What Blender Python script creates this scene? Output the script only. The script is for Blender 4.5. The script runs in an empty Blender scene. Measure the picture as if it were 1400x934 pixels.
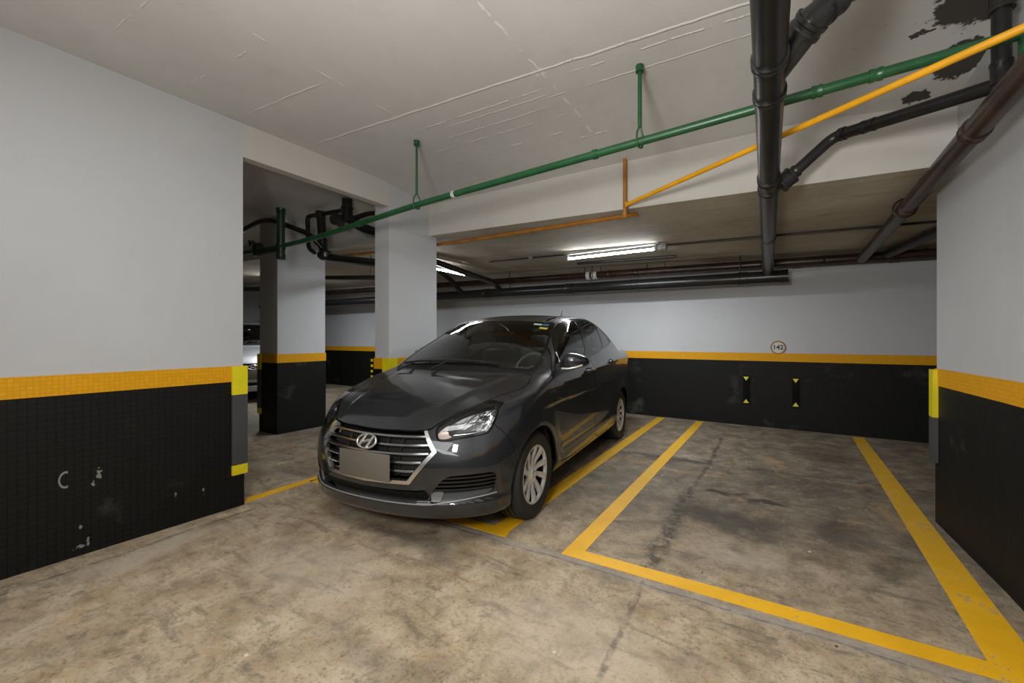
import bpy, bmesh, math, random
import numpy as np
from mathutils import Vector, Matrix

random.seed(7)
scn = bpy.context.scene
COL = scn.collection

# ------------------------------------------------------------------ materials
class NT:
    """small helper around one node tree"""
    def __init__(self, name):
        self.m = bpy.data.materials.new(name); self.m.use_nodes = True
        self.t = self.m.node_tree; self.t.nodes.clear()
        self.out = self.n('ShaderNodeOutputMaterial')
    def n(self, typ, **kw):
        nd = self.t.nodes.new(typ)
        for k, v in kw.items(): setattr(nd, k, v)
        return nd
    def put(self, sock, v):
        if isinstance(v, bpy.types.NodeSocket): self.t.links.new(v, sock)
        elif isinstance(v, bpy.types.Node): self.t.links.new(v.outputs[0], sock)
        elif v is not None:
            if hasattr(sock.default_value, '__len__') and not hasattr(v, '__len__'): v = (v, v, v, 1)[:len(sock.default_value)]
            if hasattr(sock.default_value, '__len__') and len(sock.default_value) == 4 and len(v) == 3: v = tuple(v) + (1,)
            sock.default_value = v
    def math(self, op, a, b=None, c=None, clamp=False):
        nd = self.n('ShaderNodeMath', operation=op, use_clamp=clamp)
        self.put(nd.inputs[0], a)
        if b is not None: self.put(nd.inputs[1], b)
        if c is not None: self.put(nd.inputs[2], c)
        return nd.outputs[0]
    def vmath(self, op, a, b=None):
        nd = self.n('ShaderNodeVectorMath', operation=op)
        self.put(nd.inputs[0], a)
        if b is not None: self.put(nd.inputs[1], b)
        return nd.outputs['Value'] if op in ('DOT_PRODUCT', 'LENGTH', 'DISTANCE') else nd.outputs[0]
    def pos(self):
        return self.n('ShaderNodeTexCoord').outputs['Object']
    def xyz(self, v):
        s = self.n('ShaderNodeSeparateXYZ'); self.put(s.inputs[0], v); return s.outputs
    def comb(self, x, y, z):
        s = self.n('ShaderNodeCombineXYZ')
        for i, q in enumerate((x, y, z)): self.put(s.inputs[i], q)
        return s.outputs[0]
    def noise(self, v, scale, detail=4, rough=.55, dist=0.0):
        nd = self.n('ShaderNodeTexNoise'); self.put(nd.inputs['Vector'], v)
        nd.inputs['Scale'].default_value = scale; nd.inputs['Detail'].default_value = detail
        nd.inputs['Roughness'].default_value = rough; nd.inputs['Distortion'].default_value = dist
        return nd.outputs[0]
    def ramp(self, f, stops, interp='LINEAR'):
        nd = self.n('ShaderNodeValToRGB'); self.put(nd.inputs[0], f); cr = nd.color_ramp; cr.interpolation = interp
        while len(cr.elements) < len(stops): cr.elements.new(.5)
        for e, (p, c) in zip(cr.elements, stops):
            e.position = p; e.color = tuple(c) + (1,) if hasattr(c, '__len__') else (c, c, c, 1)
        return nd.outputs[0]
    def maprange(self, v, a, b, c=0., d=1., smooth=True):
        nd = self.n('ShaderNodeMapRange'); nd.interpolation_type = 'SMOOTHSTEP' if smooth else 'LINEAR'
        self.put(nd.inputs[0], v)
        for i, q in enumerate((a, b, c, d)): nd.inputs[i + 1].default_value = q
        return nd.outputs[0]
    def mix(self, f, a, b, mode='MIX'):
        nd = self.n('ShaderNodeMix', data_type='RGBA', blend_type=mode); nd.clamp_factor = True
        self.put(nd.inputs[0], f); self.put(nd.inputs[6], a); self.put(nd.inputs[7], b); return nd.outputs[2]
    def bump(self, h, strength=.3, dist=.01, nrm=None):
        nd = self.n('ShaderNodeBump'); nd.inputs['Strength'].default_value = strength; nd.inputs['Distance'].default_value = dist
        self.put(nd.inputs['Height'], h)
        if nrm is not None: self.put(nd.inputs['Normal'], nrm)
        return nd.outputs[0]
    def bsdf(self, color, rough=.5, metal=0., normal=None, **kw):
        b = self.n('ShaderNodeBsdfPrincipled')
        self.put(b.inputs['Base Color'], color); self.put(b.inputs['Roughness'], rough); self.put(b.inputs['Metallic'], metal)
        if normal is not None: self.put(b.inputs['Normal'], normal)
        for k, v in kw.items(): self.put(b.inputs[k.replace('_', ' ')], v)
        self.t.links.new(b.outputs[0], self.out.inputs[0]); return b

def simple(name, col, rough=.5, metal=0., bump=0., bscale=60, vary=.0, **kw):
    k = NT(name); c = col; p = k.pos()
    if vary:
        f = k.noise(p, 6, 5); c = k.mix(k.maprange(f, .35, .65), tuple(q * (1 - vary) for q in col), tuple(min(1, q * (1 + vary)) for q in col))
    nrm = k.bump(k.noise(p, bscale, 3), bump, .004) if bump else None
    k.bsdf(c, rough, metal, nrm, **kw); return k.m

def seg_dist(k, P, a, b):
    """distance (xy) of vector P to segment a-b"""
    ba = (b[0] - a[0], b[1] - a[1], 0); L2 = ba[0] ** 2 + ba[1] ** 2
    pa = k.vmath('SUBTRACT', P, (a[0], a[1], 0))
    t = k.math('DIVIDE', k.vmath('DOT_PRODUCT', pa, ba), L2, clamp=True)
    q = k.vmath('SCALE', ba); q.node.inputs['Scale'].default_value = 1
    k.put(q.node.inputs['Scale'], t)
    return k.vmath('LENGTH', k.vmath('SUBTRACT', pa, q))

def ell(k, P, c, rx, ry):
    d = k.vmath('SUBTRACT', P, (c[0], c[1], 0)); d = k.vmath('DIVIDE', d, (rx, ry, 1e6))
    return k.vmath('LENGTH', d)

def mat_floor():
    k = NT('worn_concrete'); p = k.pos(); s = k.xyz(p); P = k.comb(s[0], s[1], 0.0)
    n1 = k.noise(P, .9, 8, .62, .6); n2 = k.noise(P, 4.5, 9, .68, .4); n3 = k.noise(P, 26, 6, .7); n4 = k.noise(P, 120, 3, .6)
    # streaks along the driving lane
    st = k.noise(k.vmath('MULTIPLY', P, (1.2, 5.0, 1)), 2.2, 7, .65, .8)
    n5 = k.noise(P, 11, 8, .75, .3); n6 = k.noise(P, 58, 5, .75)
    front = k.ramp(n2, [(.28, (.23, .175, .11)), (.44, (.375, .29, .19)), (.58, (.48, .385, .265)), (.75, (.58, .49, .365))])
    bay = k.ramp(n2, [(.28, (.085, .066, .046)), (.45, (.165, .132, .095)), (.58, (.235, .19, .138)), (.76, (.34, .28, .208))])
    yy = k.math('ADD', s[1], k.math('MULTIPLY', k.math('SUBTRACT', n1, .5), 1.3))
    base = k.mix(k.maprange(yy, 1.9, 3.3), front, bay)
    base = k.mix(k.maprange(st, .53, .66, 0, .55), base, (.13, .11, .083))
    base = k.mix(k.maprange(n1, .55, .70, 0, .5), base, (.46, .40, .31))
    base = k.mix(k.maprange(n3, .60, .72, 0, .45), base, (.085, .072, .055))
    base = k.mix(k.maprange(n3, .36, .26, 0, .65), base, (.58, .52, .43))
    base = k.mix(k.maprange(n4, .62, .72, 0, .35), base, (.09, .08, .065))
    base = k.mix(k.maprange(n5, .50, .64, 0, .42), base, (.125, .10, .07))
    n7 = k.noise(k.vmath('ADD', P, (7.3, 2.1, 0)), 2.6, 8, .7, 1.2); base = k.mix(k.maprange(n7, .54, .66, 0, .5), base, (.40, .26, .12))
    vein = k.math('ABSOLUTE', k.math('SUBTRACT', k.noise(k.vmath('ADD', P, (3.3, 5.1, 0)), 2.0, 9, .7, .8), .5)); base = k.mix(k.math('MULTIPLY', k.maprange(vein, .0, .02, .35, 0), k.maprange(n5, .42, .56)), base, (.085, .07, .05))
    base = k.mix(k.maprange(n5, .45, .30, 0, .35), base, (.50, .44, .35))
    base = k.mix(k.maprange(n6, .54, .64, 0, .6), base, (.10, .083, .062))
    base = k.mix(k.maprange(n6, .42, .32, 0, .4), base, (.52, .47, .39))
    # chips and dropped specks
    vor = k.n('ShaderNodeTexVoronoi'); k.put(vor.inputs['Vector'], P); vor.inputs['Scale'].default_value = 5.5
    rn = k.xyz(vor.outputs['Color'])
    base = k.mix(k.math('MULTIPLY', k.maprange(vor.outputs['Distance'], .03, .06, 1, 0), k.math('GREATER_THAN', rn[0], .72)), base, (.62, .58, .5))
    base = k.mix(k.math('MULTIPLY', k.maprange(vor.outputs['Distance'], .025, .05, 1, 0), k.math('LESS_THAN', rn[0], .28)), base, (.03, .026, .02))
    # oil stains
    wob = k.vmath('MULTIPLY', k.vmath('SUBTRACT', k.n('ShaderNodeTexNoise').outputs['Color'], (.5, .5, .5)), (.55, .55, 0))
    nz = wob.node.inputs[0].links[0].from_node.inputs[0].links[0].from_node
    k.put(nz.inputs['Vector'], P); nz.inputs['Scale'].default_value = 3.2; nz.inputs['Detail'].default_value = 6
    W = k.vmath('ADD', P, wob)
    for c, rx, ry, a in (((-.30, 3.02), .42, .24, .72), ((-.10, 3.48), .20, .06, .85), ((-.42, 3.62), .15, .05, .9), ((.33, 3.15), .22, .22, .5),
                         ((.40, 5.2), .4, .3, .5), ((-1.05, 4.25), .5, .12, .6), ((.1, 4.1), .5, .25, .35), ((-1.9, 1.75), .5, .16, .55),
                         ((-2.5, 2.5), .8, .5, .6), ((-1.3, 1.1), .5, .12, .3), ((-2.7, 3.6), .5, 1.2, .5), ((-3.9, 2.2), .35, .2, .4), ((.55, 2.75), .12, .08, .5)):
        e = ell(k, W, c, rx, ry)
        base = k.mix(k.maprange(e, .35, 1.15, a, 0.), base, (.042, .036, .03))
    # pale scuffs
    for c, rx, ry, a in (((-2.2, 1.3), .6, .25, .35), ((-.75, 1.5), .5, .3, .35), ((-3.2, .9), .15, .5, .5), ((-.2, 2.55), .25, .16, .4)):
        base = k.mix(k.maprange(ell(k, W, c, rx, ry), .3, 1.2, a, 0.), base, (.52, .45, .36))
    # expansion joints and cracks
    w2 = k.vmath('ADD', P, k.vmath('MULTIPLY', wob, (.12, .12, 0)))
    h = k.math('MULTIPLY', n2, .3)
    for a, b, wd, dk in (((-.62, 5.5), (-.60, 4.4), .035, .8), ((-.60, 4.4), (-.63, 3.2), .03, .75), ((-.63, 3.3), (-.615, 2.2), .085, .8), ((-.60, 2.05), (-.55, .6), .018, .5),
                         ((-3.5, 4.15), (1.3, 4.4), .022, .75), ((-3.4, 2.03), (2.0, 2.03), .012, .55), ((-3.35, 1.55), (-3.2, -1), .02, .5), ((-1.55, 4.3), (-.62, 4.3), .06, .6)):
        d = seg_dist(k, w2, a, b)
        f = k.math('MULTIPLY', k.maprange(d, wd * .25, wd, 1, 0), k.math('MULTIPLY', k.maprange(n3, .35, .55, .3, 1.), k.maprange(n5, .42, .56, .25, 1.)))
        base = k.mix(k.math('MULTIPLY', f, dk), base, (.06, .054, .046)); h = k.math('SUBTRACT', h, k.math('MULTIPLY', f, .5))
    # paler cement strip along the front joint
    d = k.math('ABSOLUTE', k.math('SUBTRACT', k.xyz(w2)[1], 2.045))
    base = k.mix(k.maprange(d, .015, .05, .45, 0.), base, (.33, .31, .29))
    hh = k.math('ADD', h, k.math('MULTIPLY', n3, .25)); hh = k.math('ADD', hh, k.math('MULTIPLY', n4, .1)); hh = k.math('ADD', hh, k.math('MULTIPLY', n6, .2))
    k.bsdf(base, k.maprange(n2, .3, .7, .62, .85), 0, k.bump(hh, .55, .012), Specular_IOR_Level=.35); return k.m

def mat_ceiling():
    k = NT('painted_board_marked_concrete'); p = k.pos(); s = k.xyz(p); P = k.comb(s[0], s[1], 0.0)
    n1 = k.noise(P, .7, 6, .6); n2 = k.noise(P, 5, 7, .65); n3 = k.noise(P, 30, 4)
    base = k.ramp(n1, [(.3, (.55, .545, .525)), (.7, (.65, .645, .63))])
    base = k.mix(k.maprange(n2, .5, .75, 0, .22), base, (.42, .40, .35))
    h = k.math('MULTIPLY', n3, .12)
    wob = k.math('MULTIPLY', k.math('SUBTRACT', n2, .5), .035)
    # formwork board ridges along x: y at x = -1.27, slope, x range, width, strength, how broken up
    for y0, sl, xa, xb, wd, a, brk in ((2.104, .060, -3.4, 1.2, .013, 1., .36), (2.20, .045, -1.2, 1., .010, .95, .49), (2.37, .03, -1.45, 1., .009, .9, .42), (2.27, .02, -2.5, -1.3, .009, .95, .43), (2.34, .02, -2.3, -1.28, .008, .9, .38),
                                   (2.47, .02, -2.4, -1.35, .008, .9, .41), (2.60, .015, -2.7, -1.3, .009, .9, .47), (2.80, .01, -2.6, -.9, .012, 1., .50), (2.93, .01, -2.6, -.9, .015, 1., .53), (2.15, .04, -3.2, -2.3, .007, .8, .52),
                                   (1.60, .06, -3.4, -2.45, .009, .85, .45), (1.22, .05, -3.3, -2.42, .007, .8, .5), (.80, .04, -3.4, -2.3, .006, .5, .5), (3.10, .0, -3.2, .2, .008, .5, .57)):
        d = k.math('ABSOLUTE', k.math('ADD', k.math('SUBTRACT', k.math('SUBTRACT', s[1], k.math('MULTIPLY', k.math('ADD', s[0], 1.27), sl)), y0), wob))
        gate = k.maprange(k.noise(k.comb(s[0], y0 * 3.7, 0.0), 5.0, 5, .75), brk, brk + .07)
        gate = k.math('MULTIPLY', gate, k.math('MULTIPLY', k.maprange(s[0], xa, xa + .3), k.maprange(s[0], xb - .2, xb, 1., 0.)))
        f = k.math('MULTIPLY', k.maprange(d, wd * .3, wd, a, 0.), gate)
        base = k.mix(f, base, (.82, .81, .78)); h = k.math('ADD', h, k.math('MULTIPLY', f, .8))
    for x0, ya, yb, brk in ((-1.255, .6, 3.2, .42), (-2.42, .9, 2.1, .48)):
        d = k.math('ABSOLUTE', k.math('SUBTRACT', k.math('ADD', s[0], wob), x0))
        f = k.math('MULTIPLY', k.math('MULTIPLY', k.maprange(d, .003, .011, .85, 0.), k.maprange(k.noise(P, 9, 3), brk, brk + .1)), k.math('MULTIPLY', k.maprange(s[1], ya, ya + .2), k.maprange(s[1], yb - .3, yb, 1., 0.)))
        base = k.mix(f, base, (.80, .79, .76)); h = k.math('ADD', h, k.math('MULTIPLY', f, .5))
    e = ell(k, P, (-1.262, 2.11), .06, .045); e = k.math('ADD', e, k.math('MULTIPLY', k.math('SUBTRACT', n3, .5), 1.2)); base = k.mix(k.math('MULTIPLY', k.maprange(e, .75, 1.1, .7, 0.), k.maprange(n3, .45, .55)), base, (.78, .77, .74))
    # water damage by the right wall
    W = k.vmath('ADD', P, k.vmath('MULTIPLY', k.comb(k.math('SUBTRACT', n2, .5), k.math('SUBTRACT', n3, .5), 0.), (.16, .10, 0)))
    q = k.maprange(ell(k, W, (.62, 2.9), .42, .55), .5, 1.1, .5, 0.); base = k.mix(k.math('MULTIPLY', q, .7), base, (.50, .52, .52)); pk = k.maprange(k.noise(P, 34, 5, .7), .63, .68); base = k.mix(k.math('MULTIPLY', k.math('MULTIPLY', q, pk), 1.6), base, (.16, .15, .13))
    blot = k.noise(P, 9, 8, .7)
    for c, rx, ry in (((.86, 3.06), .12, .15), ((.84, 2.68), .19, .15), ((.735, 3.30), .075, .05), ((.64, 2.80), .05, .015), ((.70, 3.02), .04, .02)):
        q = k.maprange(k.math('ADD', ell(k, W, c, rx, ry), k.math('MULTIPLY', k.math('SUBTRACT', blot, .5), 1.5)), .86, .98, 1, 0.)
        base = k.mix(k.math('MULTIPLY', q, .95), base, (.035, .032, .027)); h = k.math('SUBTRACT', h, k.math('MULTIPLY', q, .5))
    k.bsdf(base, .75, 0, k.bump(h, .5, .01), Specular_IOR_Level=.3); return k.m

def mat_plaster(name='white_plaster', col=(.515, .525, .54), dirt=.15):
    k = NT(name); p = k.pos(); n1 = k.noise(p, .8, 5, .6); n2 = k.noise(p, 9, 6, .6); n3 = k.noise(p, 70, 3)
    c = k.mix(k.maprange(n1, .35, .7), col, tuple(q * .93 for q in col))
    c = k.mix(k.maprange(n2, .56, .75, 0, dirt), c, (.42, .40, .36))
    k.bsdf(c, .55, 0, k.bump(k.math('ADD', k.math('MULTIPLY', n2, .6), k.math('MULTIPLY', n3, .2)), .22, .01), Specular_IOR_Level=.35); return k.m

def mat_slab():
    k = NT('raw_slab_concrete'); p = k.pos(); n1 = k.noise(p, 1.1, 7, .65); n2 = k.noise(k.vmath('MULTIPLY', p, (1, 6, 1)), 2.2, 6, .6); n3 = k.noise(p, 40, 4)
    c = k.ramp(n1, [(.3, (.33, .285, .21)), (.5, (.46, .41, .315)), (.7, (.58, .54, .46))])
    c = k.mix(k.maprange(n2, .55, .7, 0, .4), c, (.2, .175, .13))
    k.bsdf(c, .75, 0, k.bump(k.math('ADD', n2, k.math('MULTIPLY', n3, .3)), .3, .01)); return k.m

MARKS = [(-2.837, 0.451), (-2.709, 0.448), (-2.73, 0.398), (-2.753, 0.07), (-2.782, 0.158), (-2.359, 0.205), (-2.209, 0.18), (-2.782, 0.049)]
def mat_tile(name, col, grout, size=.026, rough=.32, scuff=.0):
    k = NT(name); p = k.pos(); s = k.xyz(p)
    u = k.math('ADD', s[0], s[1]); v = s[2]
    fu = k.math('ABSOLUTE', k.math('SUBTRACT', k.math('FRACT', k.math('DIVIDE', u, size)), .5))
    fv = k.math('ABSOLUTE', k.math('SUBTRACT', k.math('FRACT', k.math('DIVIDE', v, size)), .5))
    e = k.math('MAXIMUM', fu, fv); g = k.maprange(e, .40, .47)
    cell = k.n('ShaderNodeTexWhiteNoise'); k.put(cell.inputs[0], k.comb(k.math('FLOOR', k.math('DIVIDE', u, size)), k.math('FLOOR', k.math('DIVIDE', v, size)), 0.0))
    c = k.mix(k.math('MULTIPLY', cell.outputs[0], .22), col, tuple(q * 1.5 + .002 for q in col))
    c = k.mix(g, c, grout)
    n2 = k.noise(p, 2.4, 7, .65)
    if scuff:
        c = k.mix(k.maprange(n2, .58, .72, 0, scuff), c, (.09, .088, .075))
        sc = k.noise(k.vmath('MULTIPLY', p, (1, 1, .35)), 22, 5, .75)
        Q = k.comb(u, v, 0.0)
        ring = k.math('ABSOLUTE', k.math('SUBTRACT', ell(k, Q, MARKS[0], .024, .042), 1.)); arc = k.math('MULTIPLY', k.maprange(ring, .08, .2, .8, 0.), k.math('LESS_THAN', u, MARKS[0][0] + .008))
        on = k.math('COMPARE', s[0], -3.488, .05); c = k.mix(k.math('MULTIPLY', arc, on), c, (.30, .30, .28))
        for m_, rx, ry in zip(MARKS[1:], (.012, .008, .006, .008, .007, .006, .02), (.03, .018, .035, .02, .02, .02, .012)):
            e = k.math('ADD', ell(k, Q, m_, rx, ry), k.math('MULTIPLY', k.math('SUBTRACT', k.noise(p, 45, 3), .5), 4.5)); c = k.mix(k.math('MULTIPLY', k.maprange(e, .5, .9, .75, 0.), on), c, (.28, .28, .26))
        c = k.mix(k.math('MULTIPLY', k.maprange(sc, .735, .77), k.maprange(n2, .45, .6)), c, (.35, .34, .31))
    h = k.math('ADD', k.math('MULTIPLY', g, -1.), k.math('MULTIPLY', cell.outputs[0], .35))
    k.bsdf(c, k.math('ADD', rough, k.math('MULTIPLY', n2, .25)), 0, k.bump(h, .25, .003), Specular_IOR_Level=.2); return k.m

def mat_line():
    k = NT('worn_yellow_road_paint'); p = k.pos(); n1 = k.noise(p, 3.5, 7, .7); n2 = k.noise(p, 24, 6, .75); s = k.xyz(p)
    c = k.ramp(n1, [(.3, (.78, .40, .004)), (.6, (.92, .50, .006)), (.75, (.96, .55, .008))])
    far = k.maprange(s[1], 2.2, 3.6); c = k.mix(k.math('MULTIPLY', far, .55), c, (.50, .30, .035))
    wear = k.math('MULTIPLY', k.maprange(k.math('ADD', k.math('MULTIPLY', n1, .5), k.math('MULTIPLY', n2, .5)), .55, .59), k.maprange(s[0], -.6, .5, .35, 1.))
    c = k.mix(k.math('MULTIPLY', wear, .8), c, (.36, .31, .23))
    c = k.mix(k.maprange(n2, .70, .74, 0, .7), c, (.08, .06, .04))
    k.bsdf(c, .6, 0, k.bump(n2, .2, .004)); return k.m

def mat_paint(name, col, flake=.5):
    k = NT(name); p = k.pos()
    n = k.noise(p, 1.6, 5, .6)
    k.bsdf(k.mix(k.maprange(n, .4, .7), col, tuple(q * 1.12 for q in col)), k.maprange(n, .35, .7, .36, .42), flake, None, Coat_Weight=1.0, Coat_Roughness=.03, Coat_IOR=1.55, Specular_IOR_Level=.15)
    return k.m

def mat_glass(name, tint, refl_rough=.01, ior=1.5, trans=1.0):
    """clear pane: tinted see-through plus mirror reflection by the Fresnel law"""
    k = NT(name)
    tr = k.n('ShaderNodeBsdfTransparent'); tr.inputs[0].default_value = tuple(tint) + (1,)
    gl = k.n('ShaderNodeBsdfGlossy'); gl.inputs['Roughness'].default_value = refl_rough
    fr = k.n('ShaderNodeFresnel'); fr.inputs[0].default_value = ior
    mx = k.n('ShaderNodeMixShader'); k.put(mx.inputs[0], k.math('MULTIPLY', fr.outputs[0], 1.35, clamp=True)); k.t.links.new(tr.outputs[0], mx.inputs[1]); k.t.links.new(gl.outputs[0], mx.inputs[2])
    k.t.links.new(mx.outputs[0], k.out.inputs[0]); return k.m

def mat_emit(name, col, st):
    k = NT(name); e = k.n('ShaderNodeEmission'); e.inputs[0].default_value = tuple(col) + (1,); e.inputs[1].default_value = st
    k.t.links.new(e.outputs[0], k.out.inputs[0]); return k.m

M = {}
M['floor'] = mat_floor(); M['ceil'] = mat_ceiling(); M['wall'] = mat_plaster(); M['beam'] = mat_plaster('beam_plaster', (.56, .54, .50), .2)
M['slab'] = mat_slab(); M['line'] = mat_line()
M['tile'] = mat_tile('black_mosaic_tile', (.0075, .0075, .0068), (.003, .003, .0027), .033, .42, .4)
M['band'] = mat_tile('orange_mosaic_tile', (.68, .325, .006), (.61, .285, .006), .022, .4)
M['black_pipe'] = simple('black_pvc', (.012, .012, .012), .3, bump=.08, vary=.2)
M['dusty_pipe'] = simple('dusty_black_pvc', (.02, .019, .017), .42, bump=.1, vary=.3)
M['brown_pipe'] = simple('brown_painted_iron', (.036, .017, .011), .33, bump=.15, vary=.35)
M['green_pipe'] = simple('green_painted_steel', (.012, .080, .026), .33, bump=.06, vary=.15)
M['dark_green'] = simple('dark_green_painted_iron', (.01, .03, .016), .4, bump=.06, vary=.2)
M['yellow_pipe'] = simple('yellow_painted_steel', (.80, .38, .008), .33, bump=.05, vary=.1)
M['orange_pipe'] = simple('orange_painted_steel', (.36, .145, .018), .4, bump=.05, vary=.15)
M['white_plastic'] = simple('white_plastic', (.7, .7, .68), .4)
M['grey_rubber'] = simple('grey_rubber', (.055, .055, .055), .55, bump=.1)
M['yellow_rubber'] = simple('yellow_reflective', (.72, .62, .01), .4, vary=.06)
M['black_rubber'] = simple('black_rubber', (.005, .005, .005), .9, Specular_IOR_Level=.15)
M['tube'] = mat_emit('lit_tube', (.93, .97, 1.0), 38)
M['fixture'] = simple('grey_fixture_metal', (.25, .25, .25), .45, .3)
M['sign_white'] = simple('sign_white', (.6, .57, .52), .5); M['sign_ring'] = simple('sign_ring_brown', (.36, .17, .04), .5); M['sign_ink'] = simple('sign_ink', (.012, .016, .02), .5)
# car
M['paint'] = mat_paint('graphite_metallic_paint', (.0215, .0232, .0262), .40)
M['silver_paint'] = mat_paint('silver_metallic_paint', (.42, .43, .44), .6)
M['chrome'] = simple('satin_chrome', (.78, .77, .75), .27, 1.0)
M['chrome_hi'] = simple('bright_reflector', (.88, .89, .90), .24, 1.0)
M['silver'] = simple('silver_wheel_paint', (.74, .73, .71), .36, .55)
M['trim'] = simple('black_trim', (.010, .010, .010), .35)
M['gloss_black'] = simple('gloss_black_trim', (.006, .006, .006), .12)
M['liner'] = simple('dark_inner_lining', (.012, .012, .012), .8)
M['tyre'] = simple('tyre_rubber', (.014, .014, .0135), .62, bump=.15, bscale=90)
M['ws'] = mat_glass('windscreen_glass', (.86, .93, .89)); M['tint'] = mat_glass('tinted_side_glass', (.30, .325, .31)); M['lens'] = mat_glass('lamp_lens', (.93, .95, .96))
M['amber'] = simple('amber_reflector', (.40, .31, .27), .25, .6); M['red'] = simple('red_lens', (.35, .01, .01), .12)
M['seat'] = simple('grey_seat_fabric', (.11, .108, .10), .85, bump=.2); M['dash'] = simple('haze_lightened_dash', (.20, .208, .18), .7, bump=.12)  # dash colour lightened to stand in for reflected haze on the windscreen
M['headliner'] = simple('pale_headliner', (.22, .21, .19), .9)
M['plate'] = simple('taupe_number_plate', (.125, .110, .088), .5)
M['mirror'] = simple('mirror_silver', (.8, .8, .8), .02, 1.0)
M['sill'] = simple('dark_grey_sill', (.07, .075, .08), .4)
M['wiper'] = simple('wiper_rubber', (.006, .006, .006), .75)
M['sticker_w'] = simple('white_sticker', (.55, .62, .6), .5); M['sticker_b'] = simple('blue_sticker', (.03, .12, .2), .5); M['sticker_y'] = simple('yellow_sticker', (.75, .6, .05), .5)

# ------------------------------------------------------------------ mesh helpers
def link(name, me, mat=None, parent=None, smooth=False):
    o = bpy.data.objects.new(name, me); COL.objects.link(o)
    if mat is not None: me.materials.append(mat)
    if parent is not None: o.parent = parent
    if smooth:
        for p in me.polygons: p.use_smooth = True
    return o

def from_py(name, verts, faces, mat=None, parent=None, smooth=False, sharp=None):
    me = bpy.data.meshes.new(name); me.from_pydata([tuple(v) for v in verts], [], faces); me.update()
    o = link(name, me, mat, parent, smooth)
    if sharp is not None and smooth: me.set_sharp_from_angle(angle=math.radians(sharp))
    return o

def fin(bm, name, mat=None, parent=None, smooth=False, sharp=35, recalc=True):
    if recalc: bmesh.ops.recalc_face_normals(bm, faces=bm.faces)
    me = bpy.data.meshes.new(name); bm.to_mesh(me); bm.free()
    o = link(name, me, mat, parent, smooth)
    if smooth: me.set_sharp_from_angle(angle=math.radians(sharp))
    return o

def box_bm(bm, c, s, bevel=0., rot=None, seg=2):
    r = bmesh.ops.create_cube(bm, size=1.0); vs = r['verts']
    for v in vs: v.co = Vector((v.co.x * s[0], v.co.y * s[1], v.co.z * s[2]))
    if bevel:
        es = list({e for v in vs for e in v.link_edges})
        rb = bmesh.ops.bevel(bm, geom=es, offset=bevel, segments=seg, affect='EDGES', profile=.5)
        vs = list({v for f in rb['faces'] for v in f.verts} | {v for v in vs if v.is_valid})
    m = Matrix.Translation(Vector(c)) @ (rot.to_4x4() if rot is not None else Matrix.Identity(4))
    for v in vs: v.co = m @ v.co
    return vs

def box(name, c, s, mat, parent=None, bevel=0., rot=None):
    bm = bmesh.new(); box_bm(bm, c, s, bevel, rot); return fin(bm, name, mat, parent, bool(bevel), 40)

def prism(name, poly, z0, z1, mat, parent=None, top=None):
    """vertical prism over a CCW footprint; z0 / z1 numbers or functions of (x, y)"""
    f0 = z0 if callable(z0) else (lambda x, y: z0); f1 = z1 if callable(z1) else (lambda x, y: z1)
    n = len(poly); vs = [(x, y, f0(x, y)) for x, y in poly] + [(x, y, f1(x, y)) for x, y in poly]
    fs = [tuple(range(n - 1, -1, -1)), tuple(range(n, 2 * n))] + [(i, (i + 1) % n, n + (i + 1) % n, n + i) for i in range(n)]
    return from_py(name, vs, fs, mat, parent)

def offset_poly(poly, d):
    n = len(poly); out = []
    for i in range(n):
        a, b, c = (Vector(poly[(i + j) % n]) for j in (-1, 0, 1))
        u = (b - a).normalized(); v = (c - b).normalized(); nu = Vector((u.y, -u.x)); nv = Vector((v.y, -v.x))
        m = (nu + nv).normalized(); out.append(tuple(b + m * (d / max(.3, m.dot(nu)))))
    return out

def round_path(pts, r, seg=6):
    pts = [Vector(p) for p in pts]; out = [pts[0]]
    for i in range(1, len(pts) - 1):
        a, b, c = pts[i - 1], pts[i], pts[i + 1]; u = (a - b); v = (c - b); rr = min(r, u.length * .45, v.length * .45)
        p, q = b + u.normalized() * rr, b + v.normalized() * rr
        for s in range(seg + 1):
            t = s / seg; out.append(p * (1 - t) ** 2 + b * 2 * t * (1 - t) + q * t * t)
    out.append(pts[-1]); return out

def tube_bm(bm, pts, r, n=16, caps=True):
    """swept round tube; r a number or one radius per point"""
    pts = [Vector(p) for p in pts]; N = len(pts); rs = r if hasattr(r, '__len__') else [r] * N
    t0 = (pts[1] - pts[0]).normalized(); up = Vector((0, 0, 1)) if abs(t0.z) < .9 else Vector((1, 0, 0))
    nx = t0.cross(up).normalized(); rings = []
    for i in range(N):
        a = pts[max(i - 1, 0)]; b = pts[min(i + 1, N - 1)]; t = (b - a).normalized()
        nx = (nx - t * nx.dot(t)).normalized(); ny = t.cross(nx)
        rings.append([bm.verts.new(pts[i] + (nx * math.cos(2 * math.pi * k / n) + ny * math.sin(2 * math.pi * k / n)) * rs[i]) for k in range(n)])
    for i in range(N - 1):
        for k in range(n): bm.faces.new((rings[i][k], rings[i][(k + 1) % n], rings[i + 1][(k + 1) % n], rings[i + 1][k]))
    if caps: bm.faces.new(rings[0][::-1]); bm.faces.new(rings[-1])

def tube(name, pts, r, mat, parent=None, n=16, bend=0., caps=True):
    bm = bmesh.new(); tube_bm(bm, round_path(pts, bend) if bend else pts, r, n, caps); return fin(bm, name, mat, parent, True, 50)

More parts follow.
